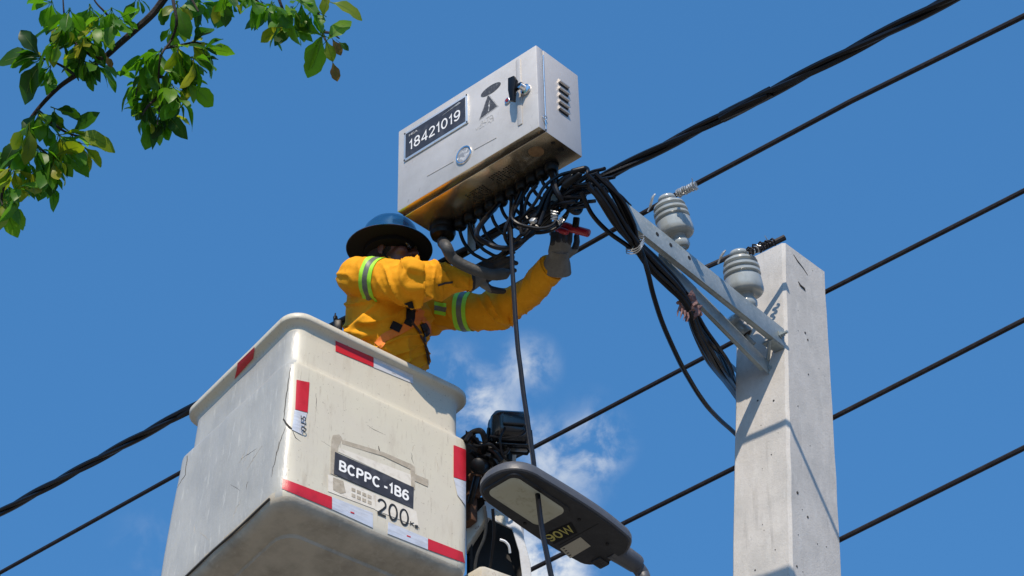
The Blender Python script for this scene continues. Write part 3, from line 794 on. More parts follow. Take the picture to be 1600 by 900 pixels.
def cable(pts, r=.0075, k=8, lab='', grp=None, name='drop_cable', m=None, n=8):
    p = catmull(pts, k)
    p = [q + noise.noise_vector(q * 7) * .0015 for q in p]
    o = link(name, MB().tube(p, r, n), m or M['cable']); return tag(o, lab, 'cable', grp)


def build_cables():
    G = 'black service cables looping under the cabinet'
    lab = 'black service cable looping from a gland under the cabinet into the cable knot'
    rr = random.Random(3)
    knot = [(890, 300), (905, 285), (915, 275), (930, 285), (900, 320), (880, 310), (870, 320), (925, 300), (895, 290), (885, 325)]
    ends = {}
    sag = [(0, 60, 48), (1, 56, 52), (2, 50, 52), (3, 48, 46), (4, 60, 40), (5, 44, 40), (6, 56, 36), (7, 40, 35), (8, 30, 30), (9, 22, 26)]
    for i in range(10):
        c, d = GL[i + 1]; p0 = c + d * .04
        dep = (p0 - CAM).dot(cF)
        q = p0 - CAM; px = 800 + FPX * q.dot(cR) / dep; py = 450 - FPX * q.dot(cU) / dep
        sgx, sgy = sag[i][1], sag[i][2]
        kx, ky = knot[i]
        midx = px + sgx; 
        pts = [c + d * .02, p0 + d * .02, P(px + 8, py + sgy * .55, dep - .02), P(px + 26, py + sgy * .92, dep - .05), P(px + 55, py + sgy, dep - .08), P((px + 55 + kx) / 2, (py + sgy + ky) / 2 + 2 + rr.uniform(-8, 12), 7.30), P(kx, ky, 7.20 + rr.uniform(-.06, .05)), P(kx + 30, ky - 8 + rr.uniform(-8, 8), 7.14)]
        cable(pts, .0072, lab='black cable looping from the %s small gland counted from the conduit hub' % ('first', 'second', 'third', 'fourth', 'fifth', 'sixth', 'seventh', 'eighth', 'ninth', 'tenth')[i], grp=G)
    # more loops of slack hanging in the knot
    lab2 = 'loop of slack black cable in the knot beside the cabinet'
    loops = [[(935, 285), (915, 300), (905, 330), (890, 326), (870, 300), (863, 262)],
             [(800, 318), (800, 345), (828, 362), (860, 360), (880, 345), (893, 318), (912, 290), (938, 274)],
             [(790, 312), (800, 340), (835, 356), (865, 350), (872, 320), (878, 295), (892, 274), (912, 266)],
             [(812, 345), (835, 318), (850, 292), (872, 275), (895, 268), (912, 265), (918, 272), (900, 290)],
             [(818, 350), (838, 335), (856, 300), (880, 280), (902, 270)],
             [(842, 352), (850, 330), (862, 300), (884, 278), (900, 272), (914, 268)],
             [(838, 290), (826, 305), (820, 330), (832, 350), (858, 356), (884, 340)],
             [(872, 302), (885, 296), (905, 298), (925, 300), (960, 300), (985, 322)],
             [(880, 312), (905, 304), (930, 296), (950, 285)],
             [(800, 372), (815, 364), (832, 350), (846, 335), (860, 322)],
             [(795, 330), (796, 360), (800, 385), (803, 395)], [(784, 318), (790, 355), (796, 385), (802, 402)],
             [(735, 340), (745, 362), (765, 382), (790, 388), (812, 380), (835, 360)],
             [(850, 305), (868, 292), (884, 282), (898, 268), (914, 262), (919, 270), (914, 300), (908, 322)]]
    for i, L_ in enumerate(loops):
        d0 = 7.24 + .03 * math.sin(i * 2.1)
        pts = [P(a, b, d0 + .035 * math.sin(j * 1.3 + i)) for j, (a, b) in enumerate(L_)]
        if i in (0,): pts[-1] = GL[10][0] + GL[10][1] * .03
        else:
            near = min(range(1, 11), key=lambda g: (GL[g][0] - pts[0]).length)
            if L_[0][0] < 812: pts[0] = GL[near][0] + GL[near][1] * .025
        cable(pts, [.0105, .0075, .007, .0068][i % 4] if i else .0115, lab=lab2, grp='slack cable loops in the knot')
    # silver connectors in the knot
    for k, (a, b, s) in enumerate(((866, 336, .8), (876, 345, .55), (833, 345, .6), (897, 274, .55))):
        c = P(a, b, 7.14); mb = MB(); fr = Matrix.Translation(c) @ Matrix.Rotation(k * 1.1, 4, 'Y') @ Matrix.Rotation(.6, 4, 'X')
        if k in (2,): M_ = M['alu']; mb.box(fr, (-.010, -.008, -.012), (.010, .008, .012), .003)
        else:
            M_ = M['alu']; n = 26; mb.tube([fr @ Vector((.016 * s * math.cos(j * .9), .012 * s * math.sin(j * .9) + .004 * math.sin(j * 2.3), (j - 13) * .0018 * s)) for j in range(n)], .0024, 5)
        tag(link('wire_twist', mb, M_), ('largest shiny wire twist above the raised glove', 'small shiny wire twist touching the pliers jaw', 'shiny square clamp under the loops left of the pliers', 'bare wire twist at the top of the cable knot')[k], 'wire twist', 'bare wire twists in the cable knot')
    # black splice lumps
    tag(link('splice_connector', MB().capsule(P(884, 289, 7.13), P(904, 273, 7.12), .015, .014).capsule(P(896, 268, 7.12), P(912, 264, 7.12), .012, .012), M['black']), 'black splice connector at the top of the cable knot', 'connector')
    tag(link('splice_connector', MB().capsule(P(835, 342, 7.28), P(862, 322, 7.26), .020, .022), M['black']), 'black taped splice below the cabinet beside the knot', 'connector')
    # bundle running along the crossarm to the pole
    lab3 = 'black cable in the bunch tied under the crossarm'
    spine = [(930, 285, 7.08), (952, 312, 7.08), (975, 350, 7.10), (992, 378, 7.13), (1020, 410, 7.18), (1050, 442, 7.26), (1075, 474, 7.33), (1092, 515, 7.42), (1120, 562, 7.58), (1142, 598, 7.93), (1166, 632, 8.25)]
    for i in range(8):
        a = i * 2 * math.pi / 8; pts = []
        for j, (x, y, d) in enumerate(spine):
            sp = [14, 15, 12, 6, 9, 8, 5, 9, 12, 7, 6][j]
            pts.append(P(x + sp * math.cos(a) * (1 + .3 * math.sin(i * 3 + j)), y + sp * .9 * math.sin(a) * (1 + .3 * math.cos(i * 5 + j)), d + .02 * math.cos(a + 1)))
        if i == 5: pts = pts[:8] + [P(1118, 545, 7.5), P(1143, 572, 7.95), P(1165, 592, 8.25)]
        cable(pts, .0092 if i % 2 else .0085, lab=lab3, grp='cables bunched along the crossarm')
    for pts_, lb in (([(945, 280), (962, 300), (978, 325), (990, 355), (996, 380)], 'thin black cable arching over the crossarm tip into the bunch'),
                     ([(908, 300), (925, 335), (950, 362), (975, 380), (1000, 398)], 'black cable hanging lowest between the knot and the bunch')):
        cable([P(a, b, 7.10 + .01 * j) for j, (a, b) in enumerate(pts_)], .0088, lab=lb, grp='cables bunched along the crossarm')
    cable([P(a, b, d) for a, b, d in ((978, 352, 7.10), (1000, 388, 7.10), (1012, 425, 7.08), (1022, 465, 7.10), (1042, 522, 7.2), (1070, 580, 7.35), (1105, 635, 7.55), (1147, 676, 7.88), (1172, 700, 8.1))], .0095, lab='single black cable sagging from the bunch down to the pole')
    # white tie wire round the bunch
    c = P(992, 378, 7.125); e1 = (P(1010, 368, 7.1) - c).normalized(); e2 = (cF * .8 + cU * .3).normalized()
    ring = [c + e1 * .041 * math.cos(q) + e2 * .044 * math.sin(q) + Vector((.003 * math.sin(q * 3), 0, -.0016 * q + .004 * math.cos(q * 2))) for q in [j * math.pi / 9 for j in range(58)]]
    ring += [ring[-1] + Vector((-.02, -.01, -.015)), ring[-1] + Vector((-.03, -.02, -.05))]
    tag(link('cable_tie', MB().tube(ring, .0021, 5), M['alu']), 'pale tie wire wound round the cable bunch at the crossarm tip', 'cable tie')
    # torn pink rag
    mb = MB(); rr = random.Random(5)
    rows = []; nr = []
    for i in range(9):
        r_ = []; q_ = []
        for j in range(8):
            a = (j / 7 - .5) * 4.2; rad_ = .034 + .018 * noise.noise(Vector((i * .9, j * 1.3, 2)))
            c = P(1070 + i * 2.0, 462 + i * 4.2, 7.33 + i * .006)
            side = P(1080, 455, 7.3) - P(1066, 465, 7.3); side.normalize(); fw = -cF
            r_.append(c + side * rad_ * math.sin(a) + fw * rad_ * math.cos(a) + noise.noise_vector(Vector((i * .9, j * 1.1, 7))) * .018); q_.append(fw)
        rows.append(r_); nr.append(q_)
    mb.ribbon(rows, .002, nr)
    for k in range(4):
        a = P(1062 + k * 4, 480 + k * 3, 7.27); mb.tube([a, a + Vector((-.008 + .004 * k, 0, -.02)), a + Vector((-.012 + .002 * k, -.004, -.045))], [.006, .004, .001], 5)
    tag(link('torn_rag', mb, M['rag']), 'torn pink rag wrapped round the cable bunch below the crossarm', 'rag')
    # long loose cable hanging past the street lamp
    pts = [GL[6][0] + GL[6][1] * .03] + [P(a, b, d) for a, b, d in ((798, 345, 7.26), (799, 380, 7.16), (802, 440, 7.02), (808, 530, 6.82), (819, 620, 6.6), (832, 710, 6.36), (842, 790, 6.10), (849, 840, 5.94), (862, 905, 5.78), (885, 1010, 5.55), (930, 1200, 5.2))]
    cable(pts, .0088, lab='long loose black cable hanging straight down in front of the street lamp', n=10)


def build_hose():
    c, d = GL[0]
    pts = [c + d * .05, c + d * .085, P(697, 385, 7.42), P(706, 402, 7.42), P(722, 413, 7.42), P(745, 423, 7.42), P(768, 429, 7.43), P(786, 428, 7.45), P(797, 424, 7.46)]
    p = catmull(pts, 8); n = len(p)
    r = [.0225 * (1 + .03 * (j % 2)) for j in range(n)]
    for j in range(6): r[n - 1 - j] = .0225 * (.35 + .11 * j)
    tag(link('conduit_hose', MB().tube(p, r, 12), M['hose']), 'grey corrugated conduit bending from the cabinet into the worker\'s gloved hand', 'hose')


# ------------------------------------------------------------------ lift bucket
KS = .80 / .85
kM = euler(rad(38.568), rad(-7.393), rad(3.969))
KO = CAM + (Vector((-.85306, 6.24118, 5.06379)) - CAM) * KS
KH, KD, KW = .811 * KS, .8148 * KS, .80
k1 = kM @ Vector((1, 0, 0)); k2 = kM @ Vector((0, 1, 0)); k3 = kM @ Vector((0, 0, 1)); KFR = frame(KO, k1, k2, k3)
F_kf = Face(KO - k2 * .004, k1, k3, -k2)        # lower body, text side
F_kb = Face(KO + k2 * .018, k1, k3, -k2)        # upper band, text side
F_kl = Face(KO + k1 * .018, -k2, k3, -k1)       # upper band, left side


def kdef(l):
    """the tub hangs lower and flares at its rear left corner"""
    f = min(max(1 - l.z / (KH * .75), 0), 1.08) * min(max(l.y / KD, 0), 1.06)
    g = min(max(1 - l.z / KH, 0), 1.08) * min(max(l.y / KD, 0), 1.06)
    w = min(max((l.x - .5 * KW) / (.5 * KW), 0), 1)
    return Vector((l.x + .030 * w - .06 * g * (1 - min(max(l.x / KW, 0), 1)), l.y, l.z - .105 * f))


def build_bucket():
    t = thing('lift_bucket', 'off-white fibreglass lift bucket with red and white tape marked BCPPC-1B6', 'bucket', KFR)
    cx, cy = KW / 2, KD / 2

    def ring(z, off, r, n=8):
        return [KFR @ Vector((x, y, z)) for x, y in rrect(KW + 2 * off, KD + 2 * off, r, n, cx, cy)]
    H = KH
    prof = [(-.032, -.05, .05), (-.030, -.030, .06), (-.022, -.012, .065), (-.008, -.002, .066), (.012, .003, .066), (.05, .004, .064), (H * .25, .004, .055), (H * .5, .004, .052), (H * .70, .004, .05), (H * .765, .005, .05), (H * .782, .003, .05), (H * .80, -.010, .05), (H * .812, -.0175, .05),
            (H * .84, -.019, .06), (H * .93, -.018, .06), (H * 1.030, -.017, .06), (H * 1.052, -.012, .062), (H * 1.064, .002, .07), (H * 1.068, .013, .08), (H * 1.075, .017, .082), (H * 1.098, .017, .082), (H * 1.110, .011, .08), (H * 1.112, -.003, .07), (H * 1.10, -.016, .06),
            (H * 1.0, -.024, .056), (H * .5, -.026, .05), (.04, -.03, .05), (.02, -.06, .04)]
    mb = MB(); rings = [ring(*p) for p in prof]
    # subdivide faces along the perimeter for dents
    def dens(r_):
        out = []; n = len(r_)
        for i in range(n):
            a, b = r_[i], r_[(i + 1) % n]; k = max(1, int((b - a).length / .03)); 
            out.append((a, b, k))
        return out
    ks = [d[2] for d in dens(rings[6])]
    fine = []
    for r_ in rings:
        q = []
        for i in range(len(r_)):
            a, b = r_[i], r_[(i + 1) % len(r_)]
            q += [a.lerp(b, s / ks[i]) for s in range(ks[i])]
        fine.append(q)
    # extra rows on the tall walls
    full = [fine[0]]
    for i in range(1, len(fine)):
        dz = abs(prof[i][0] - prof[i - 1][0]); m = max(1, int(dz / .03)) if i < 16 else 1
        for s in range(1, m + 1): full.append([a.lerp(b, s / m) for a, b in zip(fine[i - 1], fine[i])])
    cxy = KFR @ Vector((cx, cy, KH / 2))
    Ki = KFR.inverted()
    for r_ in full:
        for k, p in enumerate(r_):
            l = Ki @ p
            d = noise.noise(l * 4) * .002
            if l.x < .03 and l.z < H * .99: d += noise.noise(Vector((l.y * 6, l.z * 3, 3))) * .006 + noise.noise(Vector((l.y * 14, l.z * 5, 8))) * .003
            n_ = (l - Vector((cx, cy, l.z))).normalized(); r_[k] = KFR @ kdef(l + n_ * d)
    mb.rings(full)
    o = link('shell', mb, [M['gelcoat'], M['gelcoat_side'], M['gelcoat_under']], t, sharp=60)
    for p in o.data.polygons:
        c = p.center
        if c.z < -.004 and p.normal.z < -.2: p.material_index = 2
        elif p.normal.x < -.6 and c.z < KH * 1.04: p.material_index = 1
    # raised tub moulding under the floor
    und = MB().rings([[KFR @ kdef(Vector((x, y, z))) for x, y in rrect(KW - .2 - s, KD - .24 - s, .07, 6, cx + .01, cy + .01)] for z, s in ((-.030, 0), (-.042, .012), (-.044, .06))])
    link('floor_moulding', und, M['gelcoat_under'], t)

    bvh = BVHTree.FromPolygons([tuple(v) for v in mb.v], mb.f)

    def tape(px, m, name, off=.0012, th=.0012, nx=10, ny=4, lab=None):
        """tape stuck on the shell, following its curves; px: the four corners"""
        rows = []; ns = []
        for j in range(ny + 1):
            row = []; q = []
            for i in range(nx + 1):
                a, b = i / nx, j / ny
                x = (px[0][0] * (1 - a) + px[1][0] * a) * (1 - b) + (px[3][0] * (1 - a) + px[2][0] * a) * b
                y = (px[0][1] * (1 - a) + px[1][1] * a) * (1 - b) + (px[3][1] * (1 - a) + px[2][1] * a) * b
                h, n_, _, _ = bvh.ray_cast(CAM, ray(x, y).normalized())
                if h is None: h, n_, _, _ = bvh.find_nearest(P(x, y, 7.35))
                if n_.dot(cF) > 0: n_ = -n_
                row.append(h + n_ * off); q.append(n_)
            rows.append(row); ns.append(q)
        return link(name, MB().ribbon(rows, th, ns), m, t, label=lab)

    def strip(face, px, m, name, th=.0016, lab=None, h0=.0006):
        if len(px) == 4 and name not in ('small_mark', 'worn_print'): return tape(px, m, name, h0 + .0008 if h0 < .0055 else .0018, th * .8, lab=lab)
        poly = [face.px(*p) for p in px]
        return link(name, MB().prism(face.fr, poly, h0, h0 + th, .0004), m, t, smooth=False, label=lab)
    B_, F_, Lf = F_kb, F_kf, F_kl
    strip(B_, [(524, 532), (583, 558), (583, 574), (524, 549)], M['redtape'], 'red_tape')
    strip(B_, [(583.5, 558.5), (645, 586), (645, 600), (583.5, 574.5)], M['whitetape'], 'white_tape')
    strip(B_, [(612, 581), (618, 583.6), (618, 586), (612, 583.4)], M['ink'], 'small_mark', .001, h0=.0024)
    strip(Lf, [(372, 568), (398, 543), (396, 560), (367, 592)], M['redtape'], 'red_tape')
    F1 = F_
    strip(F1, [(463, 594), (483, 598), (480, 645), (461, 640)], M['redtape'], 'red_tape', h0=.0075)
    strip(F1, [(460, 641), (479, 646), (472, 680), (456, 672)], M['whitetape'], 'white_tape', h0=.0075)
    strip(F1, [(708, 696), (726.5, 703), (726.5, 752), (708, 746)], M['redtape'], 'red_tape', h0=.002)
    strip(F1, [(708, 747), (726.5, 753), (726, 790), (714, 774)], M['whitetape'], 'white_tape', h0=.002)
    strip(F1, [(442, 748), (518, 777), (518, 796), (441, 764)], M['redtape'], 'red_tape')
    strip(F1, [(518.5, 777), (582, 802), (582, 825), (518.5, 796)], M['whitetape'], 'white_tape')
    strip(F1, [(606, 816), (668, 842), (668, 859), (605, 834)], M['whitetape'], 'white_tape')
    strip(F1, [(668.5, 842), (722, 863), (725.5, 880), (668.5, 859)], M['redtape'], 'red_tape')
    for c in ((550, 801), (638, 838)):
        strip(F1, [(c[0] - 3, c[1] - 1.5), (c[0] + 3, c[1] + .6), (c[0] + 3, c[1] + 2.6), (c[0] - 3, c[1] + .6)], M['redtape'], 'small_mark', .0008, h0=.0024)
    # squiggles on the upright white tape
    x0, y0 = F1.px(463, 674)
    link('tape_print', text_mb('015', Matrix(F1.fr) @ Matrix.Translation((x0 + .036, y0 + .005, .0094)) @ Matrix.Rotation(rad(95), 4, 'Z'), 0, 0, .07, .022), M['ink'], t)
    # tape residue around the plate
    for px in ([(517, 690), (520, 680), (530, 679), (535, 686), (528, 700), (527, 745), (516, 740)], [(534, 687), (600, 707), (643, 726), (642, 734), (598, 713), (534, 694)],
               [(640, 724), (648, 730), (648, 766), (643, 762)], [(648, 741), (669, 750), (668, 761), (648, 752)]):
        strip(F1, px, M['residue'], 'tape_residue', .0008)
    strip(F1, [(530, 700), (642, 742), (642, 760), (528, 706)], M['oldsticker'], 'old_label', .0005, h0=.0003)
    strip(F1, [(512, 742), (585, 772), (586, 796), (512, 768)], M['oldsticker'], 'old_label', .0005)
    strip(F1, [(586, 773), (650, 799), (654, 824), (586, 797)], M['oldsticker'], 'old_label', .0005)
    strip(F1, [(520, 746), (536, 752), (540, 770), (532, 772), (520, 766)], M['residue'], 'tape_residue', .0006, h0=.0012)
    for i in range(8):
        x, y = 549 + (i % 4) * 8.4, 762 + (i % 4) * 3.6 + (i // 4) * 9
        strip(F1, [(x, y), (x + 6, y + 2.4), (x + 6, y + 7.5), (x, y + 5.1)], M['residue'], 'worn_print', .0005, h0=.0012)
    q = [F1.px(523, 706.5), F1.px(646, 762), F1.px(645, 795), F1.px(521, 741)]
    link('name_plate', MB().prism(F1.fr, q, .0006, .003, .0004), M['plate'], t, smooth=False, label='black name plate lettered BCPPC -1B6')
    ex = Vector((q[1][0] - q[0][0], q[1][1] - q[0][1])); w = ex.length; ex.normalize(); ey = Vector((-ex.y, ex.x)); h = (Vector(q[0]) - Vector(q[3])).length
    o_ = F1.o + F1.x * q[3][0] + F1.y * q[3][1] + F1.z * .0031
    X = F1.x * ex.x + F1.y * ex.y; Y = F1.x * ey.x + F1.y * ey.y; ft = frame(o_, X, Y, F1.z)
    link('lettering', stroke_text('BCPPC -1B6', ft, w * .055, h * .27, w * .88, h * .44, .20), M['whiteprint'], t, smooth=False)
    a = F1.px(588, 803); b = F1.px(637, 820); c_ = F1.px(590, 777)
    o2 = F1.o + F1.x * a[0] + F1.y * a[1] + F1.z * .0014
    link('numerals', stroke_text('200', frame(o2 + F1.z * .0015, X, Y, F1.z), 0, 0, abs(b[0] - a[0]) * 1.02, abs(c_[1] - a[1]) * .98, .11), M['ink'], t, smooth=False)
    a = F1.px(640, 822); o3 = F1.o + F1.x * a[0] + F1.y * a[1] + F1.z * .0014
    link('numerals', text_mb('Kg.', frame(o3 + F1.z * .0015, X, Y, F1.z), 0, 0, .042, .020), M['ink'], t)
    # dark scratch, cracks and dents
    def scratch(px, r, nm, m=None):
        q = []
        for i in range(len(px) - 1):
            for s_ in range(5): q.append((px[i][0] + (px[i + 1][0] - px[i][0]) * s_ / 5, px[i][1] + (px[i + 1][1] - px[i][1]) * s_ / 5, r[i] + (r[i + 1] - r[i]) * s_ / 5))
        q.append((*px[-1], r[-1])); pts = []; rs = []
        for a, b, c in q:
            h, n_, _, _ = bvh.ray_cast(CAM, ray(a + 1.5 * noise.noise(Vector((a * .2, b * .2, 0))), b).normalized())
            if h is not None: pts.append(h); rs.append(c)
        if len(pts) > 2: link(nm, MB().tube(pts, rs, 5), m or M['pit'], t)
    for px, r, nm in (([(454, 575), (450, 600), (445, 640), (443, 655)], [.0012, .002, .002, .001], 'crack'), ([(443, 655), (452, 668), (460, 672)], [.003, .005, .002], 'chip'), ([(456, 672), (462, 684), (470, 690)], [.001, .0016, .0005], 'crack'),
                      ([(592, 697), (593, 702), (592, 707)], [.0012, .0022, .0012], 'chip'), ([(436, 690), (430, 720), (424, 745)], [.0008, .0018, .0008], 'crack'), ([(446, 668), (438, 690), (432, 712)], [.0008, .0016, .0006], 'crack')):
        scratch(px, r, nm)
    rs_ = random.Random(9)
    for k in range(26):       # drips, scratches and rubbed marks on the text side and the left side
        if k % 3: x, y = rs_.uniform(490, 705), 0; y = 600 + (x - 490) * .46 + rs_.uniform(0, 150); dx, dy = rs_.uniform(-4, 6), rs_.uniform(8, 30)
        else: x = rs_.uniform(300, 430); y = 1120 - x + rs_.uniform(-40, 60); dx, dy = rs_.uniform(-26, 4), rs_.uniform(12, 40)
        if k % 5 == 0: dx, dy = rs_.uniform(15, 40), rs_.uniform(4, 16)
        scratch(((x, y), (x + dx * .5 + rs_.uniform(-2, 2), y + dy * .5), (x + dx, y + dy)), (.0004, rs_.uniform(.0007, .0013), .0003), 'scratch', M['residue'] if k % 4 else M['pit'])
    # seam of the step panel, far left corner
    Fs = Face(KO - k1 * .004, -k2, k3, -k1)
    scratch(((299, 678), (294, 705), (289, 742), (277, 762)), (.001, .002, .0018, .0008), 'seam')
    link('bottom_seam', MB().tube([KFR @ kdef(Vector((-.004, y, -.004 + .002 * math.sin(y * 20)))) for y in [i * (KD - .12) / 12 + .06 for i in range(13)]], .0045, 6), M['pit'], t)
    return t


# ------------------------------------------------------------------ boom head behind the bucket, floodlight
def build_boom():
    c0 = P(775, 745, 7.72)
    t = thing('boom_arm', 'rusty cream boom head with hoses behind the bucket', 'boom', Matrix.Translation(Vector((c0.x, c0.y, 0))))
    fx = Vector((.78, .62, 0)).normalized(); fy = Vector((-.62, .78, 0)).normalized(); fr = frame(c0, fx, fy, Z)

    def F_(px, py, d): return P(px, py, d)
    # bracket that carries the bucket
    link('bucket_bracket', MB().box(frame(P(735, 740, 7.62), k1, k2, k3), (-.02, -.02, -.24), (.02, .30, .20), .008), M['rust'], t)
    link('pivot_housing', MB().lathe(P(757, 742, 7.62), (P(757, 742, 7.62) - P(790, 775, 8.0)).normalized(), [(.07, -.10), (.075, 0), (.068, .012), (.04, .016), (.0001, .016)], 22), M['cream'], t)
    link('pivot_cap', MB().lathe(P(748, 728, 7.44), -cF * .8 + cU * .1 - cR * .2, [(.030, -.06), (.033, .0), (.030, .02), (.018, .028), (.0001, .03)], 16), M['black'], t)
    link('rusty_plate', MB().prism(frame(P(735, 715, 7.60), cR, (cU * .9 + cF * .3).normalized(), -cF), [(-.02, .11), (.03, .07), (.10, .035), (.155, -.01), (.14, -.05), (.06, -.03), (.04, -.16), (-.02, -.19)], -.03, .0, .004), M['rust'], t)
    for px, py, rr_ in ((742, 690, .02), (768, 700, .016), (780, 712, .018), (745, 770, .022), (760, 760, .014), (738, 745, .018), (752, 705, .02)):
        link('bolt_head', MB().lathe(P(px, py, 7.52), -cF + cU * .2, [(rr_, -.03), (rr_, .008), (rr_ * .7, .014), (.0001, .015)], 6), M['rust'], t, smooth=False)
    for px, py in ((757, 705), (765, 720), (744, 712)):
        link('fitting', MB().capsule(P(px, py, 7.5), P(px + 14, py + 9, 7.52), .014, .011), M['boomdark'], t)
    link('valve_block', MB().box(frame(P(783, 728, 7.60), fx, fy, Z), (-.03, -.05, -.05), (.03, .05, .035), .006), M['cream'], t)
    link('lamp_post', MB().lathe(P(798, 728, 7.60), Z, [(.022, -.05), (.022, .05), (.016, .055), (.016, .085), (.0001, .086)], 14).lathe(P(798, 728, 7.60), Z, [(.026, .0), (.026, .012), (.0001, .012)], 14), M['cream'], t)
    # hoses
    for pts, r in (([(728, 690), (738, 676), (752, 674), (758, 690), (757, 705)], .012), ([(730, 690), (745, 697), (765, 694), (778, 704), (790, 708), (796, 700)], .007), ([(735, 705), (748, 715), (765, 712), (775, 725), (772, 745)], .010),
                   ([(757, 705), (770, 712), (785, 718)], .008), ([(745, 745), (740, 765), (735, 785)], .012), ([(735, 680), (750, 695), (772, 705), (784, 720)], .012)):
        link('hose', MB().tube(catmull([P(a, b, 7.48 + .03 * math.sin(a)) for a, b in pts], 6), r, 8), M['cable'], t)
    # the beam: open channel going down to the truck
    a = P(778, 770, 7.70); b = Vector((a.x + .12, a.y + .75, .9)); bx = (b - a).normalized(); by = (cR - bx * cR.dot(bx)).normalized(); bz_ = bx.cross(by)
    f2 = frame(a, bx, by, bz_); L_ = (b - a).length
    s = -1 if bz_.dot(cF) > 0 else 1
    back = MB().box(f2, (0.02, -.105, -.01), (L_, .085, .01)); link('channel_back', back, M['boomdark'], t, smooth=False)
    link('channel_side', MB().box(f2, (.0, .0855, -.12), (L_, .097, .12), .003), M['boomwhite'], t, smooth=False)
    link('channel_side', MB().box(f2, (.0, -.117, -.09), (L_, -.1055, .12), .003), M['boomdark'], t, smooth=False)
    # white cover panel with a small sticker, cut to a slant
    d1 = 7.44
    pn = [(757, 783), (778, 782), (800, 800), (812, 815), (829, 880), (834, 960), (823, 960), (811, 862), (800, 826), (757, 806)]
    fp = Face(P(790, 830, d1), cR, (Z * .85 - cF * .2).normalized(), (-cF).normalized()); fp = Face(fp.o, cR, Vector((0, 0, 1)), Vector((0, -1, 0)))
    cov = MB().prism(fp.fr, [fp.px(*q) for q in pn], -.012, .0, .002); link('cover_panel', cov, M['boomwhite'], t, smooth=False)
    link('panel_sticker', MB().prism(fp.fr, [fp.px(*q) for q in ((774, 797), (789, 806), (790, 822), (775, 812))], .0005, .0015), M['sticker'], t, smooth=False)
    # lower cream hood; dark sheet stands in for the shade inside the boom
    dk = MB().prism(fp.fr, [fp.px(*q) for q in ((728, 800), (757, 804), (790, 822), (800, 850), (816, 905), (830, 990), (728, 990))], -.20, -.16); link('inside_shade_sheet', dk, M['boomdark'], t, smooth=False)
    hd = MB().box(frame(P(765, 915, 7.2), fx, fy, Z), (-.10, -.08, -.2), (.09, .1, .03), .02); link('hood', hd, M['cream'], t)
    link('cream_cover', MB().prism(fp.fr, [fp.px(*q) for q in ((728, 812), (762, 775), (768, 790), (735, 840), (728, 850))], -.10, -.03, .006), M['cream'], t)
    for pts, r, m in (([(757, 790), (760, 815), (757, 840), (745, 870), (740, 910)], .006, M['hose']), ([(770, 795), (772, 830), (768, 870), (762, 910)], .0065, M['cable']), ([(781, 843), (789, 846), (795, 853), (797, 864)], .005, M['whiteprint'])):
        link('hanging_hose', MB().tube(catmull([P(a, b, 7.18) for a, b in pts], 6), r, 7), m, t)
    return t


def build_flood():
    c = P(797, 671, 7.56); fx = Vector((1, .12, 0)).normalized(); fz = Vector((0, -.10, 1)).normalized(); fy = fz.cross(fx).normalized()
    fr = frame(c, fx, fy, fz)
    t = thing('floodlight', 'black box floodlight on the boom head behind the bucket', 'floodlight', frame(P(798, 706, 7.60), fx, fy, fz))
    mb = MB()
    rings = []
    for y, w, h, r in ((-.075, .085, .075, .018), (-.07, .100, .088, .02), (-.04, .145, .125, .024), (.0, .158, .138, .026), (.04, .160, .140, .026), (.046, .166, .146, .028), (.062, .166, .146, .028), (.064, .150, .13, .024)):
        rings.append([fr @ Vector((x, y, z)) for x, z in rrect(w, h, r, 4)])
    link('housing', mb.rings(rings), M['flood'], t)
    link('front_glass', MB().rings([[fr @ Vector((x, y, z)) for x, z in rrect(.146, .126, .02, 4)] for y in (.0645, .068)]), M['lens'], t)
    link('rear_cap', MB().box(fr, (-.04, -.092, -.02), (.05, -.0755, .025), .006), M['flood'], t)
    br = MB().tube([fr @ Vector(p) for p in ((-.083, .02, .01), (-.09, .02, -.06), (-.07, .02, -.092), (.07, .02, -.092), (.09, .02, -.06), (.083, .02, .01))], .007, 6); link('bracket', br, M['black'], t)
    link('swivel', MB().tube([fr @ Vector((0, .02, -.092)), fr @ Vector((0.0, .02, -.125))], .012, 10), M['black'], t)
    link('fin', MB().box(fr, (-.06, -.03, -.078), (.075, .05, -.0705), .003), M['flood'], t)
    link('lead', MB().tube(catmull([fr @ Vector(p) for p in ((-.03, -.075, -.03), (-.05, -.1, -.09), (-.04, -.08, -.14), (-.02, -.06, -.16))], 6), .005, 7).tube(catmull([fr @ Vector(p) for p in ((.06, -.08, -.03), (.03, -.1, -.07), (-.03, -.1, -.085), (-.09, -.09, -.075))], 6), .004, 6), M['cable'], t)


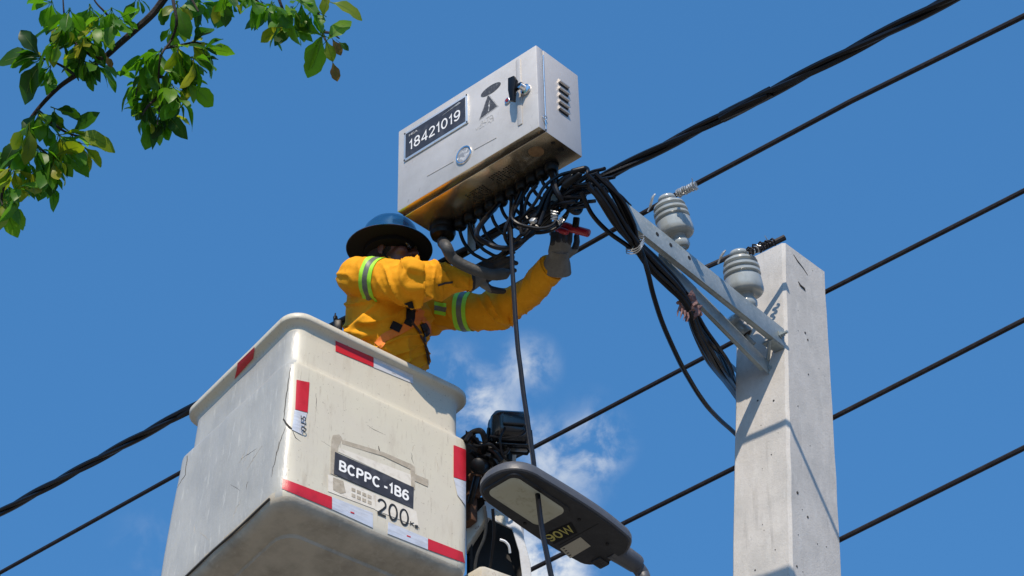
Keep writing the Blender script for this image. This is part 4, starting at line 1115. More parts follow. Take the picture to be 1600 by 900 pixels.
# ------------------------------------------------------------------ street lamp
def build_lamp():
    c = P(767, 743, 6.12)                    # tip of the nose
    lx = Vector((.7119, .6854, -.1538)).normalized(); ly = Vector((.6996, -.7116, .0673)); lz = lx.cross(ly).normalized()
    if lz.z < 0: lz = -lz
    ly = lz.cross(lx).normalized()           # = +u-ish or its opposite
    fr = frame(c, lx, ly, lz); sgn = 1 if ly.dot(uH) > 0 else -1
    t = thing('street_lamp', 'grey LED street lamp head marked 90W, below the loose cable', 'street lamp', fr)
    Ln = .585
    out = []

    def hw(s):   # half width along the length (0..1)
        if s < .20: return .114 * (1 - (1 - s / .20) ** 2.3) ** (1 / 2.3)
        if s < .60: return .114 + .010 * math.sin((s - .20) / .40 * math.pi / 2)
        if s < .88: return .124 - .012 * ((s - .60) / .28) ** 2
        return .112 * (1 - .62 * ((s - .88) / .12) ** 2.6)
    N_ = 34
    xs = [(1 - math.cos(math.pi * i / N_)) / 2 for i in range(N_ + 1)]

    def contour(scale, dx=0):
        a = [(x * Ln, hw(x) * scale) for x in xs]; pts = a + [(x, -y) for x, y in a[::-1]]
        cxm = Ln / 2; return [(cxm + (x - cxm) * (1 - (1 - scale) * .45) + dx, y) for x, y in pts]
    rings = []
    for z, s in ((0, .97), (.004, 1.0), (.022, 1.0), (.038, .95), (.050, .84), (.060, .6), (.064, .3)):
        rings.append([fr @ Vector((x, y, z)) for x, y in contour(s)])
    link('housing', MB().rings(rings), [M['lamp_body']], t)
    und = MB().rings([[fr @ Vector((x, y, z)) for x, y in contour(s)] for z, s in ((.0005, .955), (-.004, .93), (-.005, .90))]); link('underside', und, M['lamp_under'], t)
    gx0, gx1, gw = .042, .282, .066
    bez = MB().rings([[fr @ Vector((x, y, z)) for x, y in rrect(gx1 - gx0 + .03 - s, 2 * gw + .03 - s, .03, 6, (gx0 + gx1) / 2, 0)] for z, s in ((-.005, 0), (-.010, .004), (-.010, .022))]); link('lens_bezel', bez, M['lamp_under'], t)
    link('diffuser', MB().rings([[fr @ Vector((x, y, z)) for x, y in rrect(gx1 - gx0 - s, 2 * gw - s, .028, 6, (gx0 + gx1) / 2, 0)] for z, s in ((-.0101, 0), (-.0125, .006), (-.0128, .05))]), M['lamp_lens'], t)
    # LED dots seen faintly
    # label and sticker
    under = Face(c - lz * .0055, lx, ly, -lz)
    q = [(857, 832), (893, 816), (902, 832), (865, 850)]
    link('wattage_label', MB().prism(under.fr, [under.px(*p) for p in q], .0003, .0012), M['black'], t, smooth=False, label='black label reading 90W in yellow')
    p0 = under.pt(861, 846, .0014); p1 = under.pt(899, 829, .0014); pu = under.pt(855, 835, .0014)
    X = (p1 - p0); w = X.length; X.normalize(); Zn = -lz; Y = Zn.cross(X).normalized()
    if Y.dot(pu - p0) < 0: Y = -Y
    link('wattage_text', stroke_text('90W', frame(p0, X, Y, Zn), 0, 0, w, abs((pu - p0).dot(Y)), .17), M['yellowprint'], t, smooth=False)
    link('rating_sticker', MB().prism(under.fr, [under.px(*p) for p in ((875, 857), (907, 839), (923, 853), (891, 872))], .0003, .001), M['sticker'], t, smooth=False)
    for i in range(4):
        a = under.pt(880 + i * 3.2, 858 + i * 3.4, .0012); link('print_row', MB().box(frame(a, X, Y, Zn), (0, 0, 0), (.009, .004, .0006)), M['ink'], t, smooth=False)
    for px, py in ((764, 772), (800, 742), (905, 812), (856, 838), (820, 818), (949, 850)):
        a = under.pt(px, py, 0); link('screw', MB().lathe(a, Zn, [(.006, 0), (.006, .003), (.0001, .0035)], 8), M['dark'], t)
    link('hatch_line', MB().box(fr, (.40, -.09, -.0058), (.403, .09, -.0046)), M['dark'], t, smooth=False)
    link('latch', MB().box(fr, (.535, .03, -.012), (.585, .075, .03), .006), M['lamp_under'], t)
    # neck and arm to the pole
    nk = fr @ Vector((Ln - .03, 0, .03)); link('neck', MB().tube([nk, nk + lx * .05, nk + lx * .12, nk + lx * .13], [.040, .036, .033, .03], 16), M['lamp_body'], t)
    a = nk + lx * .10; zt = a.z - .42
    pc = pole_corner(zt) - uH * .13 + dH * .02
    pth = catmull([a, a + lx * .05 - Z * .02, a + lx * .10 - Z * .08, a.lerp(pc, .6) - Z * .09, pc + Z * .02], 8)
    link('support_arm', MB().tube(pth, .024, 14), M['lamp_body'], t)
    link('pole_clamp', MB().box(frame(pc - dH * .035, uH, dH, Z), (-.07, -.01, -.07), (.07, .02, .09), .004), M['galv'], t)


# ------------------------------------------------------------------ worker
def seg_dist(p, a, b):
    d = b - a; t = max(0., min(1., (p - a).dot(d) / d.dot(d))); return (p - (a + d * t)).length, t


def hand(name_, wrist, f, n, thumb_side, curl, tc, parent, spread=.0, s=1., cuff=None, lab=None):
    """glove: wrist point, finger direction f, palm normal n (where the palm looks), thumb_side unit vector; curl in degrees per joint for 4 fingers"""
    f = f.normalized(); n = (n - f * n.dot(f)).normalized(); k = thumb_side - f * thumb_side.dot(f); k = (k - n * k.dot(n)).normalized()
    mb = MB(); fing = []
    pc = wrist + f * .05 * s
    mb.ell(wrist + f * .055 * s, f * .058 * s, k * .046 * s, n * .021 * s); mb.ell(wrist + f * .08 * s, f * .03 * s, k * .045 * s, n * .018 * s)
    mb.capsule(wrist - f * .01 * s, wrist + f * .04 * s, .030 * s, .033 * s)
    L4 = [(.044, .027, .022), (.048, .031, .024), (.045, .029, .023), (.036, .023, .020)]; off = [.033, .011, -.011, -.032]
    for i in range(4):
        b = wrist + f * (.097 - (0, -.004, .0, .010)[i]) * s + k * off[i] * s; ang = 0.; p = b; d0 = (f + k * spread * (1.5 - i) * .2).normalized()
        for j in range(3):
            ang += rad(curl[i][j]); d = d0 * math.cos(ang) + n * math.sin(ang); q = p + d * L4[i][j] * s
            r0 = (.0118, .0110, .0102)[j] * s * (1, 1, 1, .9)[i]; mb.capsule(p, q, r0, r0 * .93); fing.append((p, q)); p = q
    tb = wrist + f * .030 * s + k * .036 * s + n * .008 * s; d1, d2, d3 = tc
    for j, (dk, df, dn, ll, rr_) in enumerate(((*d1, .038, .0160), (*d2, .030, .0145), (*d3, .022, .013))):
        d = (k * dk + f * df + n * dn).normalized(); q = tb + d * ll * s; mb.capsule(tb, q, rr_ * s, rr_ * .92 * s); fing.append((tb, q)); tb = q
    out, nr = remesh(mb, .0036, 3)
    o = link(name_, out, [M['glove'], M['glove_dark']], parent, label=lab)
    Ti = MW[parent.name].inverted()
    fl = [(Ti @ a, Ti @ b) for a, b in fing]; wl = Ti @ wrist; fl3 = (Ti.to_3x3() @ f); nl = Ti.to_3x3() @ n
    for p in o.data.polygons:
        c = p.center; t_ = (c - wl).dot(fl3)
        dd = min(seg_dist(c, a, b)[0] for a, b in fl)
        if (dd < .015 * s and t_ > .06 * s) or (p.normal.dot(nl) > .35 and t_ > .045 * s): p.material_index = 1
    # cuff
    if cuff:
        r0, r1, l0, l1 = cuff
        ms = MB().lathe(wrist, -f, [(r0 * .9, -l0), (r0, -l0 * .5), ((r0 + r1) / 2, 0), (r1, l1), (r1 - .004, l1), (r0 * .85, 0)], 20, sx=1.0, sy=.82, ref=k)
        link('glove_cuff', ms, M['glove'], o)
    return o


def build_worker():
    pel = P(600, 655, 7.56); wst = P(600, 585, 7.64); chs = P(604, 505, 7.70); nck = P(612, 440, 7.76)
    shR = P(560, 432, 7.63); shL = P(672, 487, 7.84)
    elR = P(655, 441, 7.50); wrR = P(737, 436, 7.56)
    elL = P(801, 481, 7.72); wrL = P(871, 410, 7.50)
    base = KFR @ Vector((.58, .26, .03))
    t = thing('person', 'lineman in yellow coverall and blue helmet reaching from the bucket to the cabinet', 'person', Matrix.Translation(base))
    across = (shL - shR).normalized(); up = (nck - wst).normalized(); fwd = across.cross(up).normalized()
    if fwd.dot(Vector((.5, -.8, 0))) < 0: fwd = -fwd
    hipR = pel - across * .09; hipL = pel + across * .09
    fl = KFR @ Vector((.58, .26, .05))
    knR = hipR + fwd * .16 - Z * .32; knL = hipL + fwd * .16 - Z * .32
    ftR = KFR @ Vector((.45, .24, .06)); ftL = KFR @ Vector((.64, .40, .06))
    # ---- head frame
    hd = P(613, 398, 7.78)
    hf = Vector((.90, -.42, .02)).normalized(); hu = (Z + hf * -.02).normalized(); hr = hf.cross(hu).normalized()

    def H_(a, b, c): return hd + hf * a + hr * b + hu * c
    mb = MB()
    mb.ell(H_(-.012, 0, .035), hf * .098, hr * .076, hu * .100, 18, 12)
    mb.ell(H_(.025, 0, -.045), hf * .066, hr * .058, hu * .078, 18, 12)
    mb.ell(H_(.068, 0, -.100), hf * .026, hr * .026, hu * .022)
    mb.ell(H_(.035, 0, -.088), hf * .05, hr * .048, hu * .028)
    mb.capsule(H_(.088, 0, .012), H_(.108, 0, -.028), .010, .0135); mb.ell(H_(.098, .012, -.032), hf * .013, hr * .010, hu * .009); mb.ell(H_(.098, -.012, -.032), hf * .013, hr * .010, hu * .009)
    for sg in (1, -1):
        mb.ell(H_(.062, .042 * sg, -.030), hf * .030, hr * .024, hu * .022); mb.ell(H_(.075, .03 * sg, .022), hf * .022, hr * .026, hu * .011)
        mb.ell(H_(-.012, .077 * sg, -.010), (hf * .018 + hr * .006 * sg), (hr * .007 * sg - hf * .003), hu * .031); mb.ell(H_(-.006, .078 * sg, -.036), hf * .010, hr * .007, hu * .010)
    mb.ell(H_(.090, 0, -.060), hf * .014, hr * .026, hu * .0075); mb.ell(H_(.088, 0, -.075), hf * .013, hr * .023, hu * .0085)
    mb.capsule(H_(-.02, 0, -.05), nck - up * .02, .055, .062)
    # torso, arms, legs of the body itself
    mb.ell(chs + up * .04, across * .165, fwd * .105, up * .17); mb.ell(wst, across * .14, fwd * .095, up * .14); mb.ell(pel, across * .15, fwd * .105, up * .12)
    for a, b, r0, r1 in ((shR, elR, .052, .042), (elR, wrR, .042, .028), (shL, elL, .052, .042), (elL, wrL, .042, .028), (nck - up * .02, shR, .05, .05), (nck - up * .02, shL, .05, .05),
                         (hipR, knR, .075, .055), (hipL, knL, .075, .055), (knR, ftR, .052, .036), (knL, ftL, .052, .036), (ftR, ftR + fwd * .13 - Z * .02, .036, .03), (ftL, ftL + fwd * .13 - Z * .02, .036, .03)): mb.capsule(a, b, r0, r1)
    for w_, e_ in ((wrR, elR), (wrL, elL)):
        mb.capsule(w_, w_ + (w_ - e_).normalized() * .015, .024, .02)
    out, nr = remesh(mb, .0055, 3, .5)
    body = link('body', out, M['skin'], t)
    # ---- coverall
    cb = MB()

    def limb(pts, rs, sq=1.0, n=18, ref=None):
        p = catmull(pts, 6); m = len(p); k = (m - 1) / (len(rs) - 1)
        r = []
        for i in range(m):
            x = i / k; j = min(int(x), len(rs) - 2); r.append(rs[j] + (rs[j + 1] - rs[j]) * (x - j))
        cb.tube(p, r, n)
    # torso as elliptical loft
    rings = []
    nrm = up
    for c, ra, rf, tl in ((pel - up * .10, .165, .125, 0), (pel, .170, .13, 0), (wst, .160, .128, 0), (wst.lerp(chs, .5), .172, .138, 0), (chs, .182, .140, 0), (chs.lerp(nck, .45), .185, .130, 0), (chs.lerp(nck, .75), .150, .105, 0), (nck - up * .005, .088, .085, 0), (nck + up * .02, .070, .072, 0)):
        rings.append([c + across * ra * math.copysign(abs(math.cos(a)) ** .85, math.cos(a)) + fwd * rf * math.copysign(abs(math.sin(a)) ** .85, math.sin(a)) for a in [2 * math.pi * i / 28 for i in range(28)]])
    cb.rings(rings)
    cb.ell(shR - Z * .01, across * .085, fwd * .085, up * .085); cb.ell(shL - Z * .01, across * .08, fwd * .085, up * .085)
    mR = shR.lerp(elR, .5); mL = shL.lerp(elL, .5)
    limb([shR - (elR - shR) * .08, shR.lerp(elR, .3), shR.lerp(elR, .65) - Z * .008, elR + (elR - wrR) * .04, elR.lerp(wrR, .35), elR.lerp(wrR, .7), elR.lerp(wrR, .97)], [.080, .084, .084, .080, .072, .058, .050])
    limb([shL - (elL - shL) * .1, shL.lerp(elL, .3), shL.lerp(elL, .65) - Z * .012, elL.lerp(shL.lerp(wrL, .5), .16), elL.lerp(wrL, .32) + Vector((.004, 0, -.006)), elL.lerp(wrL, .65), elL.lerp(wrL, .93)], [.086, .080, .073, .068, .063, .058, .056])
    limb([hipR + Z * .03, hipR.lerp(knR, .5), knR, knR.lerp(ftR, .5), ftR], [.105, .095, .08, .075, .07]); limb([hipL + Z * .03, hipL.lerp(knL, .5), knL, knL.lerp(ftL, .5), ftL], [.105, .095, .08, .075, .07])
    # collar
    cl = MB(); 
    # bulging pocket flap / bunched cloth low on the camera side, bunching at the right elbow
    for q in (((540, 525), (556, 508), (572, 500), (586, 508), (592, 524)), ((546, 528), (566, 520), (580, 524)), ((556, 534), (580, 537), (600, 545), (612, 540)), ((600, 548), (606, 530), (604, 520)), ((585, 520), (600, 538), (612, 552))):
        cb.tube(catmull([P(a, b, 7.525 + .02 * abs(i - 2)) for i, (a, b) in enumerate(q)], 5), [.012 + .012 * math.sin(math.pi * min(1, (i + 1) / (5 * (len(q) - 1)))) for i in range(5 * (len(q) - 1) + 1)], 10)
    cb.ell(P(572, 524, 7.555), (cR * .062 + cU * .012), (cU * .040 - cR * .02), cF * .05)
    cb.ell(P(652, 424, 7.46), (cR * .045 - cU * .02), (cU * .022 + cR * .01), cF * .04); cb.ell(P(620, 412, 7.56), cR * .06 - cU * .012, cU * .02, cF * .05)
    out, nr = remesh(cb, .0056, 4, .5)
    segs = [(pel, chs, 0), (chs, nck, 1), (shR, elR, 2), (elR, wrR, 3), (shL, elL, 4), (elL, wrL, 5)]
    sx_ = [(b - a).normalized() for a, b, _ in segs]; se1 = [x.orthogonal().normalized() for x in sx_]; se2 = [x.cross(y) for x, y in zip(sx_, se1)]
    ln = [(b - a).length for a, b, _ in segs]

    def ridge(v):
        q = noise.noise(v); return 1.25 * max(0., 1 - abs(q) * 3.4) ** 2.1
    for i, p in enumerate(out.v):
        best = None
        for j, (a, b, _) in enumerate(segs):
            d, tt = seg_dist(p, a, b)
            d2 = d - (.15 if j < 2 else .078)
            if best is None or d2 < best[0]: best = (d2, j, tt)
        _, j, tt = best; a, b, _ = segs[j]; l = tt * ln[j]; rv = p - (a + (b - a) * tt); th = math.atan2(rv.dot(se2[j]), rv.dot(se1[j]))
        ca, sa = math.cos(th), math.sin(th)
        if j >= 2:
            elbow = math.exp(-((l - ln[j]) / .09) ** 2) if j in (2, 4) else math.exp(-(l / .09) ** 2)
            shd = math.exp(-(l / .08) ** 2) if j in (2, 4) else 0
            tw = th * .35
            d = (.005 + .019 * elbow + .004 * shd) * ridge(Vector((l * 12 + math.sin(th) * .7, ca * .55, sa * .55 + j * 7))) + (.0012 + .006 * elbow) * ridge(Vector((l * 22 - math.cos(th) * .9, ca * .7, sa * .7 + j * 3))) + .005 * noise.noise(p * 6) - .004
        else:
            d = .014 * ridge(Vector((p.dot(up) * 6 + p.dot(across) * 5, p.dot(fwd) * 3, p.dot(across) * 3))) + .010 * ridge(Vector((p.dot(up) * 14 - p.dot(across) * 9, p.dot(fwd) * 4, 5 + p.dot(across) * 5))) + .006 * noise.noise(p * 6) - .004
        out.v[i] = p + nr[i] * d
    cov = link('coverall', out, M['cloth'], t, sharp=80)
    bvh = BVHTree.FromPolygons([tuple(v) for v in out.v], out.f)

    def hit(px, py):
        r = ray(px, py).normalized(); h = bvh.ray_cast(CAM, r)
        return (h[0], h[1]) if h[0] is not None else (None, None)

    def strap(px, w, m, name, th=.004, parent=t, nsub=5, off=.002):
        """strip laid on the cloth along photo pixels"""
        pl = []
        for i in range(len(px) - 1):
            for s in range(nsub): pl.append((px[i][0] + (px[i + 1][0] - px[i][0]) * s / nsub, px[i][1] + (px[i + 1][1] - px[i][1]) * s / nsub))
        pl.append(px[-1]); rows = []; ns = []
        for i, (a, b) in enumerate(pl):
            j0, j1 = max(i - 1, 0), min(i + 1, len(pl) - 1); dx, dy = pl[j1][0] - pl[j0][0], pl[j1][1] - pl[j0][1]; l = math.hypot(dx, dy); nx, ny = -dy / l, dx / l
            row = []; nn_ = []
            for s in (-1, -.33, .33, 1):
                h, n_ = hit(a + nx * w * s / 2, b + ny * w * s / 2)
                if h is None: break
                n_ = n_ if n_.dot(cF) < 0 else -n_
                row.append(h + n_ * off); nn_.append((n_ * .5 - cF * .5).normalized())
            if len(row) == 4: rows.append(row); ns.append(nn_)
        if len(rows) > 1:
            mb = MB().ribbon(rows, th, ns); return link(name, mb, m, parent)

    def band(a, b, t0, t1, m, name, parent, off=.0025, skew=0., lim=.096):
        ax = (b - a).normalized(); e1 = ax.orthogonal().normalized(); e2 = ax.cross(e1); n = 40; rows = []; ns = []
        for s in range(5):
            tt = t0 + (t1 - t0) * s / 4; row = []; nn_ = []
            for k in range(n + 1):
                th = 2 * math.pi * k / n; dr = e1 * math.cos(th) + e2 * math.sin(th); c = a + ax * (tt + skew * math.cos(th))
                h = bvh.ray_cast(c, dr, .16); q = h[0] if h[0] is not None else c + dr * .085
                if (q - c).length > lim: q = c + dr * lim
                row.append(q + dr * off); nn_.append(dr)
            rows.append(row); ns.append(nn_)
        return link(name, MB().ribbon(rows, .0015, ns), m, parent)
    for a, b, c in ((shR, elR, .085), (shL, elL, .155)):
        g = band(a, b, c - .011, c + .011, M['greytape'], 'reflective_band', t, .0032)
        band(a, b, c - .029, c - .0112, M['lime'], 'lime_strip', g); band(a, b, c + .0112, c + .029, M['lime'], 'lime_strip', g)
    lr, ll = (wrR - elR).length, (wrL - elL).length
    band(elR, wrR, lr * .90, lr * .955, M['cloth'], 'cuff_hem', cov, .003); band(elL, wrL, ll * .84, ll * .90, M['cloth'], 'cuff_hem', cov, .003)
    g = strap([(679, 481), (697, 484)], 7, M['greytape'], 'chest_tape')
    for d in (-6.5, 6.5): strap([(679, 481 + d), (697, 484 + d)], 5.5, M['lime'], 'chest_tape')
    # harness
    strap([(657, 484), (650, 502), (632, 512), (600, 528), (590, 540)], 13, M['orange'], 'harness_strap', .003)
    strap([(638, 472), (641, 482), (641, 500), (636, 508)], 13, M['black'], 'harness_strap', .005)
    strap([(611, 507), (626, 514)], 13, M['black'], 'harness_buckle', .007); strap([(660, 505), (668, 524)], 10, M['black'], 'harness_buckle', .007)
    strap([(652, 484), (657, 494), (668, 508), (676, 540)], 7, M['orange'], 'harness_strap', .003)
    strap([(662, 525), (668, 560), (670, 580)], 3, M['ink'], 'zip_line', .004, off=.004); strap([(640, 500), (655, 520), (667, 545), (672, 575)], 3, M['rust'], 'seam_line', .004, off=.004)
    strap([(684, 446), (696, 442), (707, 441)], 3, M['ink'], 'cuff_slit', .001)
    # collar
    cr = []
    for i in range(25):
        a = -2.4 + 4.8 * i / 24; r_ = .082; c = nck + up * .01
        base_ = c + fwd * math.cos(a) * r_ * .98 + across * math.sin(a) * r_
        cr.append([base_ - up * .02, base_ + up * .025 + (base_ - c).normalized() * .004, base_ + up * .055 + (base_ - c).normalized() * (.004 + .006 * math.sin(i * 1.1))])
    nsr = [[(p - nck - up * (p - nck).dot(up)).normalized() for p in r_] for r_ in cr]
    link('collar', MB().ribbon(cr, .004, nsr), M['cloth'], cov)
    # ---- helmet
    hc = P(608.5, 386, 7.765); hup = (Z * 1. + Vector((.02, .0, 0)) - hf * .0).normalized(); hcf = (hf - hup * hf.dot(hup)).normalized()
    prof = [(.105, -.002), (.124, .000), (.150, -.007), (.167, -.013), (.172, -.011), (.169, -.006), (.150, .002), (.128, .010), (.119, .022), (.115, .05), (.104, .083), (.086, .108), (.058, .126), (.028, .135), (.0001, .138)]
    hm = MB().lathe(hc, hup, prof, 56, sx=1.03, sy=.985, ref=hcf)
    he = link('helmet', hm, [M['helmet'], M['helmet_in']], t, sharp=60)
    Ti = MW[t.name].inverted(); hl = Ti @ hc
    rim = MB().lathe(hc, hup, [(.110, -.003), (.149, -.0065), (.166, -.0125), (.1685, -.0125), (.150, -.0085), (.110, -.006)], 48, sx=1.03, sy=.985, ref=hcf)
    lin = MB().lathe(hc, hup, [(.118, -.004), (.114, -.001), (.112, .03), (.10, .08), (.06, .115), (.0001, .125)], 40, sx=1.02, sy=.98, ref=hcf)
    link('brim_underside_shade', MB().lathe(hc, hup, [(.100, -.004), (.100, -.0075), (.150, -.0118), (.1665, -.0155), (.170, -.014), (.168, -.0115), (.150, -.0062), (.120, -.002)], 56, sx=1.03, sy=.985, ref=hcf), M['helmet_in'], he)  # near-black layer that puts the shade under the brim into the colour
    link('ridge', MB().tube([hc + hup * .139 * math.cos(a) + hcf * .119 * math.sin(a) for a in [(-1.1 + 2.2 * i / 16) for i in range(17)]], [.002] + [.008] * 15 + [.002], 8), M['helmet'], he)
    # headband, chin strap, glasses, hair
    link('headband', MB().lathe(hc, hup, [(.088, -.022), (.092, -.022), (.096, .02), (.092, .02)], 36, sx=1.13, sy=.92, ref=hcf), M['helmet_in'], he)
    link('hair', MB().ell(H_(-.022, 0, .03), hf * .094, hr * .081, hu * .095, 20, 12), M['hair'], t)
    gl = MB()
    for sg in (1, -1):
        gl.ell(H_(.092, .032 * sg, .0), hf * .010 + hr * .004 * sg, hr * .030, hu * .019, 14, 8)
        gl.tube([H_(.088, .058 * sg, .006), H_(.04, .078 * sg, .008), H_(-.02, .084 * sg, .008)], .004, 6)
    gl.tube([H_(.105, -.01, .004), H_(.107, 0, .006), H_(.105, .01, .004)], .003, 6)
    link('safety_glasses', gl, M['lens'], t)
    link('chin_strap', MB().tube(catmull([H_(-.02, .082, .02), H_(.0, .078, -.04), H_(.03, .06, -.088), H_(.045, 0, -.122), H_(.03, -.06, -.088), H_(.0, -.078, -.04), H_(-.02, -.082, .02)], 5), .004, 5), M['helmet_in'], t)
    # ---- gloves
    fR = (P(782, 412, 7.60) - wrR); palm = (-cF * .9 + cR * .35 - cU * .1)
    hand('glove', wrR, fR, palm, -cU * .9 + cR * .25, [(22, 34, 30), (18, 32, 28), (14, 30, 26), (10, 26, 24)], ((.85, .5, .12), (.6, .8, .1), (.5, .85, .1)), t, .12, 1.02, (.040, .046, .045, .028), lab='grey glove with dark fingers round the conduit hose')
    fL = (P(881, 352, 7.42) - wrL); palmL = (cF * .8 + cU * .35 - cR * .1)
    hand('glove', wrL, fL, palmL, cR, [(35, 60, 45), (38, 62, 45), (40, 62, 45), (42, 62, 40)], ((.7, .65, .25), (.2, .85, .5), (-.1, .8, .6)), t, .1, 1.0, (.042, .062, .055, .040), lab='grey glove holding the red pliers')
    axR = (wrR - elR).normalized()
    link('dark_wrist_ring', MB().lathe(wrR - axR * .012, axR, [(.047, -.006), (.050, 0), (.050, .014), (.044, .016), (.02, .014)], 20, sy=.95), M['glove_dark'], t)  # near-black ring between sleeve end and glove
    # tool tail behind the back, clipped to the belt
    q = P(527, 503, 7.60)
    tp = MB().capsule(P(526, 512, 7.60), P(524, 496, 7.62), .012, .009).capsule(P(526, 506, 7.6), P(530, 512, 7.6), .016, .012).capsule(P(523, 498, 7.6), P(524, 490, 7.62), .004, .003).box(Matrix.Translation(q), (-.012, -.02, -.05), (.02, .02, .0), .006)
    link('tool_pouch', tp, M['black'], t)
    return t


def build_pliers():
    a = P(872, 356, 7.40); b = P(921, 362, 7.34); ax = (b - a).normalized(); e1 = (cU - ax * cU.dot(ax)).normalized(); e2 = ax.cross(e1)
    t = thing('pliers', 'pair of red handled pliers gripped in the raised glove', 'pliers', frame(a, ax, e1, e2))
    fr = frame(a, ax, e1, e2); L_ = (b - a).length
    for s in (1,):
        link('handle', MB().tube(catmull([fr @ Vector((.0, .006, 0)), fr @ Vector((.03, .010, 0)), fr @ Vector((.07, .002, 0)), fr @ Vector((L_ - .006, -.006, 0)), fr @ Vector((L_, -.007, 0))], 5), [.013] * 5 + [.0165] * 10 + [.0165, .015, .013, .010, .006, .002], 12), M['redgrip'], t)
    link('handle', MB().tube(catmull([fr @ Vector((.0, -.004, .012)), fr @ Vector((.03, -.008, .026)), fr @ Vector((.06, -.012, .034))], 5), [.010] * 4 + [.012] * 6 + [.008], 12), M['redgrip'], t)
    link('jaw', MB().tube([fr @ Vector((.0, 0, 0)), fr @ Vector((-.02, .004, 0)), fr @ Vector((-.045, .012, 0)), fr @ Vector((-.07, .022, 0))], [.014, .018, .013, .005], 10), M['black'], t)
    link('pivot', MB().lathe(fr @ Vector((-.018, .004, -.016)), e2, [(.010, 0), (.010, .034), (.0001, .035)], 12), M['chrome'], t)
    link('lever', MB().box(frame(P(900, 348, 7.36), ax, e1, e2), (-.012, -.02, -.01), (.012, .022, .01), .005), M['black'], t)


# ------------------------------------------------------------------ tree
def leaf_mesh(name, L_, W_, bend, fold, tipped=.0):
    n = 8; vs = []; fs = []
    for i in range(n + 1):
        s = (i / n) ** .9; w = W_ * (max(0., math.sin(math.pi * s ** 1.38)) ** .85) * .5
        if i == 0: w = .0016
        if i == n: w = .0015
        x = L_ * s; z = -bend * s * s * L_
        wv = .05 * W_ * math.sin(s * 11 + L_ * 900); vs += [(x, -w * (1 + .1 * math.sin(s * 17)), z + fold * w + wv), (x, 0, z), (x, w * (1 + .1 * math.cos(s * 15)), z + fold * w - wv)]
    for i in range(n):
        a = i * 3; fs += [[a, a + 3, a + 4, a + 1], [a + 1, a + 4, a + 5, a + 2]]
    # petiole
    o = len(vs); vs += [(-.022, -.0012, .004), (-.022, .0012, .004), (0, .0012, .0), (0, -.0012, .0), (-.022, 0, .0062), (0, 0, .0022)]
    fs += [[o, o + 1, o + 2, o + 3], [o + 1, o + 4, o + 5, o + 2], [o + 4, o, o + 3, o + 5]]
    nb = len(fs); o = len(vs)
    for i in range(0, n, 2):
        s = (i / n) ** .9; z = -bend * s * s * L_; hw = .0013 * (1 - s * .8)
        vs += [(L_ * s, -hw, z - .0012), (L_ * s, hw, z - .0012), (L_ * s, -hw, z + .0012), (L_ * s, hw, z + .0012)]
    for i in range(n // 2 - 1):
        a = o + i * 4; fs += [[a, a + 1, a + 5, a + 4], [a + 2, a + 6, a + 7, a + 3]]
    me = bpy.data.meshes.new(name); me.from_pydata(vs, [], fs); me.polygons.foreach_set('use_smooth', [True] * len(fs)); me.polygons.foreach_set('material_index', [0] * nb + [1] * (len(fs) - nb)); return me


